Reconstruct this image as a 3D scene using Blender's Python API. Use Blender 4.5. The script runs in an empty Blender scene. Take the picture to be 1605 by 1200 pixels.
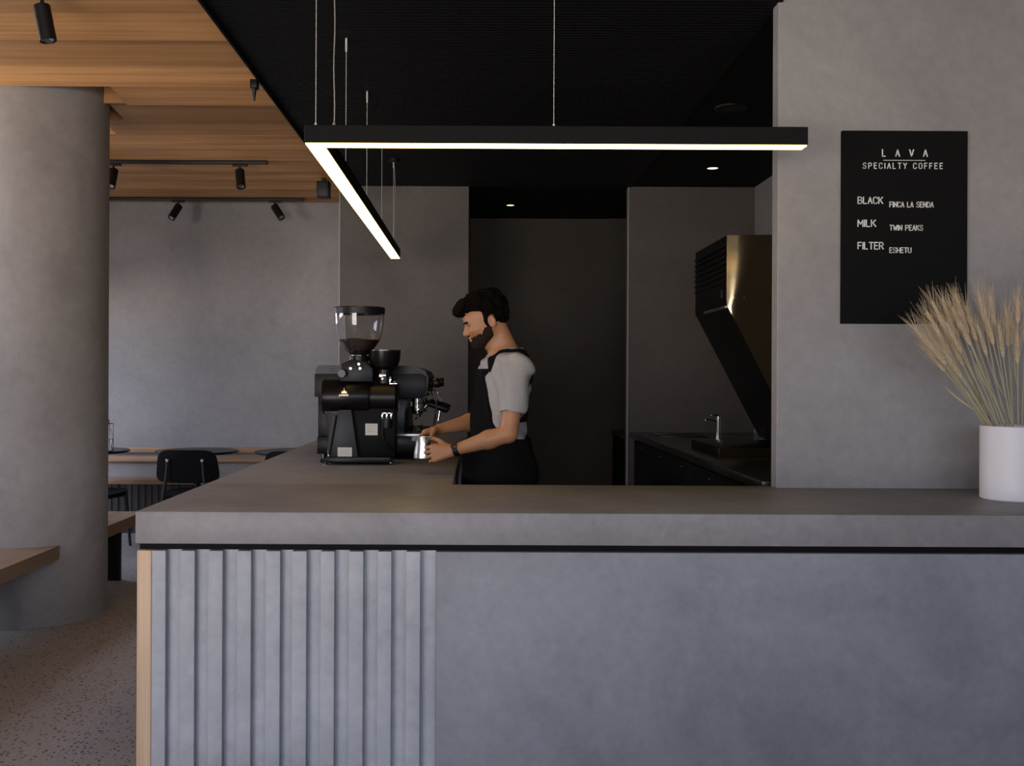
import bpy, bmesh, math, random
import numpy as np
from mathutils import Vector, Matrix

# ------------------------------------------------------------------ camera, world, light, exposure
SC = bpy.context.scene
COL = SC.collection
PI = math.pi
F = 1600.0            # focal length in pixels of the 1605 px frame
CAMZ = 1.42
ROLL = 0.0045
cam_d = bpy.data.cameras.new('camera')
cam = bpy.data.objects.new('camera', cam_d)
COL.objects.link(cam)
cam_d.sensor_width = 36.0
cam_d.lens = 36.0 * F / 1605.0
cam_d.shift_x = 52.5 / 1605.0
cam_d.shift_y = -11.0 / 1605.0
cam_d.clip_start = 0.05
cam.location = (0, 0, CAMZ)
cam.rotation_euler = (PI / 2, -ROLL, 0)
SC.camera = cam

SC.view_settings.view_transform = 'Standard'
SC.view_settings.look = 'None'
SC.view_settings.gamma = 1.0
SC.view_settings.use_curve_mapping = False
SC.view_settings.exposure = 0.0
SC.cycles.use_denoising = True
SC.cycles.sample_clamp_indirect = 6.0

WORLD_STRENGTH = 12.5
LED_STRENGTH = 6.8
world = bpy.data.worlds.new('overcast_sky')
SC.world = world
world.use_nodes = True
wn = world.node_tree
wn.nodes.clear()
w_out = wn.nodes.new('ShaderNodeOutputWorld')
w_bg = wn.nodes.new('ShaderNodeBackground')
w_geo = wn.nodes.new('ShaderNodeTexCoord')
w_sep = wn.nodes.new('ShaderNodeSeparateXYZ')
w_map = wn.nodes.new('ShaderNodeMapRange')
w_ramp = wn.nodes.new('ShaderNodeValToRGB')
wn.links.new(w_geo.outputs['Generated'], w_sep.inputs[0])
wn.links.new(w_sep.outputs['Z'], w_map.inputs['Value'])
w_map.inputs['From Min'].default_value = -1
w_map.inputs['From Max'].default_value = 1
wn.links.new(w_map.outputs['Result'], w_ramp.inputs['Fac'])
el = w_ramp.color_ramp.elements
el[0].position = 0.0;  el[0].color = (0.80, 0.71, 0.65, 1)
el[1].position = 1.0;  el[1].color = (0.34, 0.42, 0.68, 1)
e = el.new(0.47); e.color = (1.15, 1.04, 0.97, 1)
e = el.new(0.53); e.color = (0.60, 0.645, 0.765, 1)
wn.links.new(w_ramp.outputs['Color'], w_bg.inputs['Color'])
w_bg.inputs['Strength'].default_value = WORLD_STRENGTH
wn.links.new(w_bg.outputs['Background'], w_out.inputs['Surface'])


def area_light(name, loc, rot, sx, sy, energy, color, portal=False):
    d = bpy.data.lights.new(name, 'AREA')
    d.shape = 'RECTANGLE'; d.size = sx; d.size_y = sy
    d.energy = energy; d.color = color
    o = bpy.data.objects.new(name, d); COL.objects.link(o)
    o.location = loc; o.rotation_euler = rot
    if portal:
        d.cycles.is_portal = True
    return o


# room extents (metres): camera stands at x=0, y=0
XL, XR = -4.3, 4.2
YB, YF = -1.3, 9.43
ZC = 3.03
# daylight enters through the glazed left wall and the glazed rear wall
WIN_L = ((4.3, 6.3, 0.25, 2.95), (7.2, 9.2, 0.30, 2.10))          # left wall: y0, y1, z0, z1
WIN_R = ((-4.1, -1.3, 0.10, 2.05), (-0.8, 3.4, 1.50, 2.40))        # rear wall: x0, x1, z0, z1
for y0_, y1_, z0_, z1_ in WIN_L:
    area_light('portal_left', (XL + 0.02, (y0_ + y1_) / 2, (z0_ + z1_) / 2), (0, -PI / 2, 0), z1_ - z0_, y1_ - y0_, 1, (1, 1, 1), True)
for x0_, x1_, z0_, z1_ in WIN_R:
    area_light('portal_rear', ((x0_ + x1_) / 2, YB + 0.02, (z0_ + z1_) / 2), (PI / 2, 0, 0), x1_ - x0_, z1_ - z0_, 1, (1, 1, 1), True)

# ------------------------------------------------------------------ helpers

def P(px, py, Y):
    """point of the place that stands at depth Y and shows at pixel (px, py)"""
    x = px + (py - 600) * ROLL
    y = py - (px - 802) * ROLL
    return ((x - 750) * Y / F, Y, CAMZ - (y - 589) * Y / F)


def PX(px, py, Y): return P(px, py, Y)[0]
def PZ(px, py, Y): return P(px, py, Y)[2]


def new_bm(): return bmesh.new()


def add_box(bm, x0, x1, y0, y1, z0, z1, bev=0.0, seg=2):
    vs = [bm.verts.new((x, y, z)) for x in (x0, x1) for y in (y0, y1) for z in (z0, z1)]
    idx = [(0, 1, 3, 2), (4, 6, 7, 5), (0, 4, 5, 1), (2, 3, 7, 6), (0, 2, 6, 4), (1, 5, 7, 3)]
    fs = [bm.faces.new([vs[i] for i in f]) for f in idx]
    if bev > 0:
        es = list({e for f in fs for e in f.edges})
        bmesh.ops.bevel(bm, geom=es, offset=bev, segments=seg, profile=0.5, affect='EDGES', clamp_overlap=True)
    return bm


def add_prism(bm, pts, axis, a0, a1, bev=0.0, seg=2):
    """polygon pts (2D) extruded along axis 'x','y' or 'z' from a0 to a1"""
    def v3(p, a):
        if axis == 'y': return (p[0], a, p[1])
        if axis == 'x': return (a, p[0], p[1])
        return (p[0], p[1], a)
    A = [bm.verts.new(v3(p, a0)) for p in pts]
    B = [bm.verts.new(v3(p, a1)) for p in pts]
    n = len(pts)
    fs = [bm.faces.new(A), bm.faces.new(B[::-1])]
    for i in range(n):
        fs.append(bm.faces.new((A[i], B[i], B[(i + 1) % n], A[(i + 1) % n])))
    bmesh.ops.recalc_face_normals(bm, faces=fs)
    if bev > 0:
        es = list({e for f in fs for e in f.edges})
        bmesh.ops.bevel(bm, geom=es, offset=bev, segments=seg, profile=0.5, affect='EDGES', clamp_overlap=True)
    return bm


def frame_of(d):
    d = Vector(d).normalized()
    up = Vector((0, 0, 1)) if abs(d.z) < 0.95 else Vector((1, 0, 0))
    u = d.cross(up).normalized(); v = d.cross(u).normalized()
    return u, v


def add_tube(bm, pts, r, n=10, cap=True):
    """tube along a polyline; r a number or one per point"""
    pts = [Vector(p) for p in pts]
    m = len(pts)
    rs = r if isinstance(r, (list, tuple)) else [r] * m
    rings = []
    u = None
    for i, p in enumerate(pts):
        if i == 0: d = pts[1] - pts[0]
        elif i == m - 1: d = pts[-1] - pts[-2]
        else: d = (pts[i + 1] - pts[i]).normalized() + (pts[i] - pts[i - 1]).normalized()
        d = d.normalized()
        if u is None:
            u, v = frame_of(d)
        else:
            u = (u - d * u.dot(d)).normalized(); v = d.cross(u).normalized()
        rings.append([bm.verts.new(p + (u * math.cos(2 * PI * k / n) + v * math.sin(2 * PI * k / n)) * rs[i]) for k in range(n)])
    fs = []
    for a, b in zip(rings, rings[1:]):
        for k in range(n):
            fs.append(bm.faces.new((a[k], a[(k + 1) % n], b[(k + 1) % n], b[k])))
    if cap:
        fs.append(bm.faces.new(rings[0][::-1])); fs.append(bm.faces.new(rings[-1]))
    bmesh.ops.recalc_face_normals(bm, faces=fs)
    return bm


def add_lathe(bm, prof, c=(0, 0, 0), axis=(0, 0, 1), n=40, close=False):
    """profile of (radius, height) turned about the axis through c"""
    c = Vector(c); a = Vector(axis).normalized()
    u, v = frame_of(a)
    rings = []
    for r, h in prof:
        if r < 1e-6:
            rings.append([bm.verts.new(c + a * h)])
        else:
            rings.append([bm.verts.new(c + a * h + (u * math.cos(2 * PI * k / n) + v * math.sin(2 * PI * k / n)) * r) for k in range(n)])
    fs = []
    prs = list(zip(rings, rings[1:]))
    if close: prs.append((rings[-1], rings[0]))
    for A, B in prs:
        for k in range(n):
            k2 = (k + 1) % n
            if len(A) == 1 and len(B) == 1: continue
            if len(A) == 1: fs.append(bm.faces.new((A[0], B[k2], B[k])))
            elif len(B) == 1: fs.append(bm.faces.new((A[k], A[k2], B[0])))
            else: fs.append(bm.faces.new((A[k], A[k2], B[k2], B[k])))
    bmesh.ops.recalc_face_normals(bm, faces=fs)
    return bm


def add_cyl(bm, c, r, h, axis=(0, 0, 1), n=32, bev=0.002):
    """cylinder starting at c, going h along axis, with softened rims"""
    b = min(bev, r * 0.4, h * 0.4)
    return add_lathe(bm, [(0, 0), (r - b, 0), (r, b), (r, h - b), (r - b, h), (0, h)], c, axis, n)


def add_ell(bm, c, rad, n=16, m=10, rot=None):
    M = Matrix.Diagonal((rad[0], rad[1], rad[2], 1))
    if rot is not None: M = rot.to_4x4() @ M
    M = Matrix.Translation(c) @ M
    bmesh.ops.create_uvsphere(bm, u_segments=n, v_segments=m, radius=1.0, matrix=M)
    return bm


def smooth(me, angle=0.6):
    for p in me.polygons: p.use_smooth = True
    try:
        me.set_sharp_from_angle(angle=angle)
    except Exception:
        pass


def obj(name, bm, mat, parent=None, sm=True, angle=0.6, label=None):
    me = bpy.data.meshes.new(name)
    bm.to_mesh(me); bm.free()
    if mat is not None: me.materials.append(mat)
    if sm: smooth(me, angle)
    o = bpy.data.objects.new(name, me); COL.objects.link(o)
    if parent is not None:
        o.parent = parent
        L = Vector((0, 0, 0)); q = parent
        while q is not None:
            L += q.location; q = q.parent
        o.location = -L          # part meshes are written in world coordinates; the thing's empty sits at its base
    if label: o['label'] = label
    return o


def sub(o_parent, name, bm, mat, **k):
    return obj(name, bm, mat, o_parent, **k)


def thing(name, label, cat, loc=(0, 0, 0), group=None):
    o = bpy.data.objects.new(name, None); COL.objects.link(o)
    o.empty_display_size = 0.05
    o.location = loc
    o['label'] = label; o['category'] = cat
    if group: o['group'] = group
    return o


def tag(o, label, cat, group=None):
    o['label'] = label; o['category'] = cat
    if group: o['group'] = group
    return o


def struct(name, bm, mat, sm=False, parent=None, label=None, cat=None):
    o = obj(name, bm, mat, parent, sm)
    if parent is None:
        o['kind'] = 'structure'
        if label: o['label'] = label
        if cat: o['category'] = cat
    return o


def dup(root, loc, label=None, rotz=None):
    r = root.copy(); COL.objects.link(r); r.location = loc
    if rotz is not None: r.rotation_euler = (0, 0, rotz)
    if label: r['label'] = label
    for ch in list(root.children):
        c = ch.copy(); COL.objects.link(c); c.parent = r
        for g in list(ch.children):
            d = g.copy(); COL.objects.link(d); d.parent = c
    return r


# ------------------------------------------------------------------ materials
def mat_new(name):
    m = bpy.data.materials.new(name); m.use_nodes = True
    nt = m.node_tree
    b = nt.nodes.get('Principled BSDF')
    return m, nt, b


def plain(name, col, rough=0.5, metal=0.0, spec=0.5, coat=0.0, bump=0.0, bscale=200.0, var=0.0, vscale=6.0):
    m, nt, b = mat_new(name)
    b.inputs['Base Color'].default_value = (*col, 1)
    b.inputs['Roughness'].default_value = rough
    b.inputs['Metallic'].default_value = metal
    b.inputs['Specular IOR Level'].default_value = spec
    if coat: b.inputs['Coat Weight'].default_value = coat
    tc = nt.nodes.new('ShaderNodeTexCoord')
    nz = nt.nodes.new('ShaderNodeTexNoise')
    nz.inputs['Scale'].default_value = vscale; nz.inputs['Detail'].default_value = 5
    nt.links.new(tc.outputs['Object'], nz.inputs['Vector'])
    mr = nt.nodes.new('ShaderNodeMapRange')
    mr.inputs['To Min'].default_value = max(0.02, rough - 0.05); mr.inputs['To Max'].default_value = rough + 0.05
    nt.links.new(nz.outputs['Fac'], mr.inputs['Value'])
    nt.links.new(mr.outputs['Result'], b.inputs['Roughness'])
    if var > 0:
        mx = nt.nodes.new('ShaderNodeMix'); mx.data_type = 'RGBA'
        mx.inputs['A'].default_value = (*[c * (1 - var) for c in col], 1)
        mx.inputs['B'].default_value = (*[min(1, c * (1 + var)) for c in col], 1)
        nt.links.new(nz.outputs['Fac'], mx.inputs['Factor'])
        nt.links.new(mx.outputs['Result'], b.inputs['Base Color'])
    if bump > 0:
        n2 = nt.nodes.new('ShaderNodeTexNoise'); n2.inputs['Scale'].default_value = bscale
        n2.inputs['Detail'].default_value = 4
        nt.links.new(tc.outputs['Object'], n2.inputs['Vector'])
        bp = nt.nodes.new('ShaderNodeBump'); bp.inputs['Strength'].default_value = bump
        bp.inputs['Distance'].default_value = 0.002
        nt.links.new(n2.outputs['Fac'], bp.inputs['Height'])
        nt.links.new(bp.outputs['Normal'], b.inputs['Normal'])
    return m


def microcement(name, ca, cb, rough=0.6, scale=1.3, fine=22.0, bump=0.12, spec=0.4, stretch=(1, 1, 1)):
    """trowelled render: cloudy patches, fine mottling, a few darker scuffs"""
    m, nt, b = mat_new(name)
    L = nt.links
    tc = nt.nodes.new('ShaderNodeTexCoord')
    mp = nt.nodes.new('ShaderNodeMapping'); mp.inputs['Scale'].default_value = stretch
    L.new(tc.outputs['Object'], mp.inputs['Vector'])
    n1 = nt.nodes.new('ShaderNodeTexNoise'); n1.inputs['Scale'].default_value = scale
    n1.inputs['Detail'].default_value = 8; n1.inputs['Roughness'].default_value = 0.62; n1.inputs['Distortion'].default_value = 0.6
    n2 = nt.nodes.new('ShaderNodeTexNoise'); n2.inputs['Scale'].default_value = fine
    n2.inputs['Detail'].default_value = 6; n2.inputs['Roughness'].default_value = 0.7
    n3 = nt.nodes.new('ShaderNodeTexNoise'); n3.inputs['Scale'].default_value = scale * 3.1
    n3.inputs['Detail'].default_value = 4; n3.inputs['Distortion'].default_value = 1.2
    for n in (n1, n2, n3): L.new(mp.outputs['Vector'], n.inputs['Vector'])
    r1 = nt.nodes.new('ShaderNodeMapRange'); r1.inputs['From Min'].default_value = 0.32; r1.inputs['From Max'].default_value = 0.68
    L.new(n1.outputs['Fac'], r1.inputs['Value'])
    mx = nt.nodes.new('ShaderNodeMix'); mx.data_type = 'RGBA'
    mx.inputs['A'].default_value = (*ca, 1); mx.inputs['B'].default_value = (*cb, 1)
    L.new(r1.outputs['Result'], mx.inputs['Factor'])
    r2 = nt.nodes.new('ShaderNodeMapRange'); r2.inputs['From Min'].default_value = 0.3; r2.inputs['From Max'].default_value = 0.7
    r2.inputs['To Min'].default_value = 0.90; r2.inputs['To Max'].default_value = 1.08
    L.new(n2.outputs['Fac'], r2.inputs['Value'])
    r3 = nt.nodes.new('ShaderNodeMapRange'); r3.inputs['From Min'].default_value = 0.62; r3.inputs['From Max'].default_value = 0.78
    r3.inputs['To Min'].default_value = 1.0; r3.inputs['To Max'].default_value = 0.86
    L.new(n3.outputs['Fac'], r3.inputs['Value'])
    ml = nt.nodes.new('ShaderNodeMath'); ml.operation = 'MULTIPLY'
    L.new(r2.outputs['Result'], ml.inputs[0]); L.new(r3.outputs['Result'], ml.inputs[1])
    vm = nt.nodes.new('ShaderNodeVectorMath'); vm.operation = 'SCALE'
    L.new(mx.outputs['Result'], vm.inputs[0]); L.new(ml.outputs['Value'], vm.inputs['Scale'])
    L.new(vm.outputs['Vector'], b.inputs['Base Color'])
    rr = nt.nodes.new('ShaderNodeMapRange'); rr.inputs['To Min'].default_value = rough - 0.08; rr.inputs['To Max'].default_value = rough + 0.08
    L.new(n3.outputs['Fac'], rr.inputs['Value']); L.new(rr.outputs['Result'], b.inputs['Roughness'])
    b.inputs['Specular IOR Level'].default_value = spec
    bp = nt.nodes.new('ShaderNodeBump'); bp.inputs['Strength'].default_value = bump; bp.inputs['Distance'].default_value = 0.004
    ad = nt.nodes.new('ShaderNodeMath'); ad.operation = 'ADD'
    L.new(n2.outputs['Fac'], ad.inputs[0]); L.new(n3.outputs['Fac'], ad.inputs[1])
    L.new(ad.outputs['Value'], bp.inputs['Height']); L.new(bp.outputs['Normal'], b.inputs['Normal'])
    return m


def wood(name, ca, cb, axis='x', rough=0.5, scale=1.0, board=None, spec=0.4):
    """grain running along axis; board=(axis index, pitch, offset) gives each board its own tone"""
    m, nt, b = mat_new(name)
    L = nt.links
    tc = nt.nodes.new('ShaderNodeTexCoord')
    mp = nt.nodes.new('ShaderNodeMapping')
    s = [26.0 * scale] * 3; s['xyz'.index(axis)] = 0.9 * scale
    mp.inputs['Scale'].default_value = s
    L.new(tc.outputs['Object'], mp.inputs['Vector'])
    n1 = nt.nodes.new('ShaderNodeTexNoise'); n1.inputs['Scale'].default_value = 1.0
    n1.inputs['Detail'].default_value = 7; n1.inputs['Roughness'].default_value = 0.6; n1.inputs['Distortion'].default_value = 0.4
    L.new(mp.outputs['Vector'], n1.inputs['Vector'])
    mp2 = nt.nodes.new('ShaderNodeMapping')
    s2 = [110.0 * scale] * 3; s2['xyz'.index(axis)] = 3.0 * scale
    mp2.inputs['Scale'].default_value = s2
    L.new(tc.outputs['Object'], mp2.inputs['Vector'])
    n2 = nt.nodes.new('ShaderNodeTexNoise'); n2.inputs['Scale'].default_value = 1.0; n2.inputs['Detail'].default_value = 3
    L.new(mp2.outputs['Vector'], n2.inputs['Vector'])
    r1 = nt.nodes.new('ShaderNodeMapRange'); r1.inputs['From Min'].default_value = 0.3; r1.inputs['From Max'].default_value = 0.7
    L.new(n1.outputs['Fac'], r1.inputs['Value'])
    mx = nt.nodes.new('ShaderNodeMix'); mx.data_type = 'RGBA'
    mx.inputs['A'].default_value = (*ca, 1); mx.inputs['B'].default_value = (*cb, 1)
    L.new(r1.outputs['Result'], mx.inputs['Factor'])
    r2 = nt.nodes.new('ShaderNodeMapRange'); r2.inputs['To Min'].default_value = 0.78; r2.inputs['To Max'].default_value = 1.18
    L.new(n2.outputs['Fac'], r2.inputs['Value'])
    fac = r2.outputs['Result']
    if board:
        ax, pitch, off = board
        sp = nt.nodes.new('ShaderNodeSeparateXYZ'); L.new(tc.outputs['Object'], sp.inputs[0])
        a = nt.nodes.new('ShaderNodeMath'); a.operation = 'SUBTRACT'; a.inputs[1].default_value = off
        L.new(sp.outputs[ax], a.inputs[0])
        d = nt.nodes.new('ShaderNodeMath'); d.operation = 'DIVIDE'; d.inputs[1].default_value = pitch
        L.new(a.outputs[0], d.inputs[0])
        f = nt.nodes.new('ShaderNodeMath'); f.operation = 'FLOOR'; L.new(d.outputs[0], f.inputs[0])
        wnz = nt.nodes.new('ShaderNodeTexWhiteNoise'); wnz.noise_dimensions = '1D'
        L.new(f.outputs[0], wnz.inputs['W'])
        r3 = nt.nodes.new('ShaderNodeMapRange'); r3.inputs['To Min'].default_value = 0.68; r3.inputs['To Max'].default_value = 1.25
        L.new(wnz.outputs['Value'], r3.inputs['Value'])
        mm = nt.nodes.new('ShaderNodeMath'); mm.operation = 'MULTIPLY'
        L.new(fac, mm.inputs[0]); L.new(r3.outputs['Result'], mm.inputs[1]); fac = mm.outputs['Value']
    vm = nt.nodes.new('ShaderNodeVectorMath'); vm.operation = 'SCALE'
    L.new(mx.outputs['Result'], vm.inputs[0]); L.new(fac, vm.inputs['Scale'])
    L.new(vm.outputs['Vector'], b.inputs['Base Color'])
    b.inputs['Roughness'].default_value = rough
    b.inputs['Specular IOR Level'].default_value = spec
    bp = nt.nodes.new('ShaderNodeBump'); bp.inputs['Strength'].default_value = 0.15; bp.inputs['Distance'].default_value = 0.001
    L.new(n2.outputs['Fac'], bp.inputs['Height']); L.new(bp.outputs['Normal'], b.inputs['Normal'])
    return m


def terrazzo(name):
    m, nt, b = mat_new(name)
    L = nt.links
    tc = nt.nodes.new('ShaderNodeTexCoord')
    n0 = nt.nodes.new('ShaderNodeTexNoise'); n0.inputs['Scale'].default_value = 1.2; n0.inputs['Detail'].default_value = 5
    L.new(tc.outputs['Object'], n0.inputs['Vector'])
    mx = nt.nodes.new('ShaderNodeMix'); mx.data_type = 'RGBA'
    mx.inputs['A'].default_value = (0.25, 0.225, 0.205, 1); mx.inputs['B'].default_value = (0.36, 0.33, 0.30, 1)
    L.new(n0.outputs['Fac'], mx.inputs['Factor'])
    prev = mx.outputs['Result']
    for sc, lo, hi, col in ((52.0, 0.26, 0.34, (0.035, 0.03, 0.035, 1)), (120.0, 0.22, 0.30, (0.06, 0.045, 0.045, 1)), (90.0, 0.18, 0.23, (0.42, 0.40, 0.38, 1))):
        v = nt.nodes.new('ShaderNodeTexVoronoi'); v.inputs['Scale'].default_value = sc
        v.inputs['Randomness'].default_value = 1.0
        mp = nt.nodes.new('ShaderNodeMapping'); mp.inputs['Location'].default_value = (sc, sc * 0.3, 0)
        L.new(tc.outputs['Object'], mp.inputs['Vector']); L.new(mp.outputs['Vector'], v.inputs['Vector'])
        r = nt.nodes.new('ShaderNodeMapRange'); r.inputs['From Min'].default_value = lo; r.inputs['From Max'].default_value = hi
        r.inputs['To Min'].default_value = 1.0; r.inputs['To Max'].default_value = 0.0
        L.new(v.outputs['Distance'], r.inputs['Value'])
        sp = nt.nodes.new('ShaderNodeSeparateColor'); L.new(v.outputs['Color'], sp.inputs[0])
        g = nt.nodes.new('ShaderNodeMath'); g.operation = 'GREATER_THAN'; g.inputs[1].default_value = 0.45
        L.new(sp.outputs[0], g.inputs[0])
        mu = nt.nodes.new('ShaderNodeMath'); mu.operation = 'MULTIPLY'
        L.new(r.outputs['Result'], mu.inputs[0]); L.new(g.outputs[0], mu.inputs[1])
        m2 = nt.nodes.new('ShaderNodeMix'); m2.data_type = 'RGBA'
        L.new(mu.outputs[0], m2.inputs['Factor']); L.new(prev, m2.inputs['A']); m2.inputs['B'].default_value = col
        prev = m2.outputs['Result']
    L.new(prev, b.inputs['Base Color'])
    b.inputs['Roughness'].default_value = 0.55
    b.inputs['Specular IOR Level'].default_value = 0.35
    return m


def emit(name, col, strength):
    m, nt, b = mat_new(name)
    nt.nodes.remove(b)
    e = nt.nodes.new('ShaderNodeEmission'); e.inputs['Color'].default_value = (*col, 1); e.inputs['Strength'].default_value = strength
    nt.links.new(e.outputs[0], nt.nodes['Material Output'].inputs['Surface'])
    return m


def glass(name, col=(1, 1, 1), rough=0.02, ior=1.45):
    """thin clear glass: sees through, with mirror reflection at glancing angles"""
    m, nt, b = mat_new(name)
    b.inputs['Base Color'].default_value = (*col, 1)
    b.inputs['Roughness'].default_value = rough
    b.inputs['IOR'].default_value = ior
    b.inputs['Transmission Weight'].default_value = 1.0
    return m


M = {}
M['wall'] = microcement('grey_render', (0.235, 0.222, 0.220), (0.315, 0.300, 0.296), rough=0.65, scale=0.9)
M['wall_dark'] = microcement('darkened_render', (0.060, 0.050, 0.041), (0.080, 0.068, 0.056), rough=0.7, scale=1.0)  # render darkened further, putting the niche's dimness into its colour
M['wall_kitchen'] = microcement('shaded_render', (0.105, 0.092, 0.082), (0.14, 0.124, 0.112), rough=0.65, scale=0.9)  # grey render again, darkened: shade of kitchen and partition set in its colour
M['base_dark'] = plain('dark_stained_battens', (0.035, 0.027, 0.021), 0.6)
M['chair_shell'] = plain('black_moulded_ply', (0.004, 0.004, 0.0042), 0.6, spec=0.12)
M['lamp_black'] = plain('matt_black_profile', (0.004, 0.004, 0.004), 0.55, spec=0.12)
M['column'] = microcement('column_render', (0.22, 0.205, 0.195), (0.30, 0.283, 0.272), rough=0.6, scale=1.6, bump=0.25, fine=16)
M['slab'] = microcement('worktop_cement', (0.205, 0.191, 0.190), (0.272, 0.256, 0.254), rough=0.47, scale=2.2, fine=30, bump=0.04, spec=0.35)
M['panel'] = microcement('counter_front_cement', (0.165, 0.168, 0.185), (0.275, 0.28, 0.298), rough=0.55, scale=1.3, fine=26, bump=0.06)
M['slat'] = microcement('fluted_cement', (0.33, 0.333, 0.345), (0.43, 0.434, 0.447), rough=0.55, scale=2.0, fine=22, bump=0.05)
M['floor'] = terrazzo('speckled_concrete')
M['ceil_wood'] = wood('ceiling_boards', (0.44, 0.205, 0.070), (0.72, 0.39, 0.155), 'x', 0.5, 0.8, board=(1, 0.39, 4.49))
M['oak'] = wood('pale_oak', (0.50, 0.33, 0.19), (0.64, 0.46, 0.29), 'z', 0.5, 1.0)
M['bench_wood'] = wood('bench_timber', (0.21, 0.13, 0.075), (0.31, 0.20, 0.12), 'y', 0.42, 0.8)
M['rail_wood'] = wood('rail_timber', (0.30, 0.17, 0.09), (0.42, 0.26, 0.15), 'x', 0.5, 0.8)
M['black_ceiling'] = plain('black_painted_slats', (0.0045, 0.0045, 0.005), 0.6, spec=0.15)
M['black_flat'] = plain('black_plaster', (0.004, 0.004, 0.004), 0.7, spec=0.12)
M['black_metal'] = plain('black_powder_coat', (0.006, 0.006, 0.006), 0.45, spec=0.28)
M['black_satin'] = plain('black_satin_paint', (0.0045, 0.004, 0.0035), 0.30, spec=0.22)
M['black_plastic'] = plain('black_plastic', (0.005, 0.005, 0.0055), 0.42, spec=0.28)
M['black_fabric'] = plain('black_cloth', (0.005, 0.005, 0.0055), 0.9, spec=0.08, bump=0.2, bscale=500)
M['charcoal'] = plain('charcoal_metal', (0.022, 0.022, 0.024), 0.45, spec=0.3)
M['chrome'] = plain('chrome', (0.75, 0.74, 0.72), 0.10, metal=1.0)
M['steel'] = plain('brushed_steel', (0.55, 0.53, 0.50), 0.28, metal=1.0)
M['hood_steel'] = plain('led_tinted_steel', (0.46, 0.36, 0.20), 0.14, metal=1.0)  # steel tinted gold, the pendant's warm reflection put into its base colour
M['dark_steel'] = plain('dark_steel', (0.10, 0.10, 0.10), 0.3, metal=1.0)
M['bench_top'] = plain('dark_stone_worktop', (0.022, 0.021, 0.019), 0.22)
M['wire'] = plain('steel_wire', (0.60, 0.57, 0.52), 0.5)
M['cable'] = plain('grey_cable', (0.28, 0.26, 0.24), 0.5)
M['led'] = emit('warm_led', (1.0, 0.68, 0.20), LED_STRENGTH)
M['lamp'] = emit('warm_downlight', (1.0, 0.80, 0.5), 3.0)
M['lens'] = plain('spotlight_reflector', (0.55, 0.55, 0.55), 0.25, metal=1.0)
M['glass'] = glass('clear_plastic')
M['pane'] = glass('window_glass')
M['beans'] = plain('roasted_beans', (0.035, 0.014, 0.008), 0.45, var=0.5, vscale=90, bump=1.0, bscale=90)
M['sticker'] = plain('white_sticker', (0.62, 0.60, 0.54), 0.6)
M['ink'] = plain('grey_print', (0.30, 0.29, 0.27), 0.7)
M['gold'] = plain('gold_emblem', (0.75, 0.60, 0.35), 0.35, metal=0.6)
M['blue_dial'] = plain('blue_black_plastic', (0.02, 0.03, 0.055), 0.35)
M['white_pot'] = plain('white_ceramic', (0.74, 0.71, 0.72), 0.5, var=0.03)
M['board'] = plain('black_felt', (0.008, 0.008, 0.008), 0.95, spec=0.1)
M['letters'] = plain('white_letters', (0.80, 0.79, 0.76), 0.6)
M['straw'] = plain('dried_stem', (0.44, 0.39, 0.24), 0.7, var=0.3, vscale=12)
M['ear'] = plain('dried_ear', (0.62, 0.48, 0.30), 0.75, var=0.3, vscale=25)
M['skin'] = plain('skin', (0.38, 0.178, 0.084), 0.5, var=0.08, vscale=14)
M['hair'] = plain('dark_hair', (0.0035, 0.0024, 0.0018), 0.85, spec=0.05, bump=0.6, bscale=120)
M['beard'] = plain('short_beard', (0.018, 0.011, 0.007), 0.9, spec=0.1, var=0.5, vscale=160, bump=0.6, bscale=220)
M['shirt'] = plain('grey_marl_cotton', (0.33, 0.315, 0.31), 0.9, spec=0.15, var=0.18, vscale=150, bump=0.3, bscale=400)
M['trim_white'] = plain('pale_plaster', (0.5, 0.5, 0.5), 0.7)
M['eye'] = plain('eye', (0.05, 0.035, 0.03), 0.2)
M['shoe'] = plain('shoe_leather', (0.02, 0.018, 0.016), 0.5)

# ------------------------------------------------------------------ the room
WX = 1.279                     # left end of the menu wall
YM0, YM1 = 4.375, 4.459        # menu wall, front and back face
YP = 8.66                      # partition plane
YN = 10.41                     # back of the niche
CX, CY, CR = -2.66, 6.08, 0.43   # round column
EX = -1.183                    # edge between the timber and the black ceiling, over the counter end
XK = 2.337                     # kitchen right wall

bm = new_bm(); add_box(bm, XL - 1.8, XR + 0.2, YB - 0.2, YN + 0.2, -0.2, 0.0)
struct('floor', bm, M['floor'])

bm = new_bm(); add_box(bm, XL - 0.2, EX, YF, YN + 0.2, 0.0, ZC + 0.2)
struct('wall_back', bm, M['wall'])
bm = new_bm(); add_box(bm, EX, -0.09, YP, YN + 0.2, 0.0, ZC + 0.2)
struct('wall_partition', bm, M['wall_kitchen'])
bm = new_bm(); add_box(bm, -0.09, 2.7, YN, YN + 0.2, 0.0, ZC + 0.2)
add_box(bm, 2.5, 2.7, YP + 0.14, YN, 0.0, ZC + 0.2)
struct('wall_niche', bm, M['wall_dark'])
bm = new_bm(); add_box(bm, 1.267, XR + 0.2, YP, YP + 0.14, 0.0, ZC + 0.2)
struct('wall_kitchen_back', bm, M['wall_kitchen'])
bm = new_bm(); add_box(bm, XK, XR + 0.2, YM1, YP, 0.0, ZC + 0.2)
struct('wall_kitchen', bm, M['wall'])
bm = new_bm(); add_box(bm, WX, XR, YM0, YM1, 0.0, ZC + 0.2, 0.004)
struct('wall_menu', bm, M['wall'])
bm = new_bm(); add_box(bm, XR, XR + 0.2, YB - 0.2, YM1, 0.0, ZC + 0.2)
struct('wall_right', bm, M['wall'])
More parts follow.
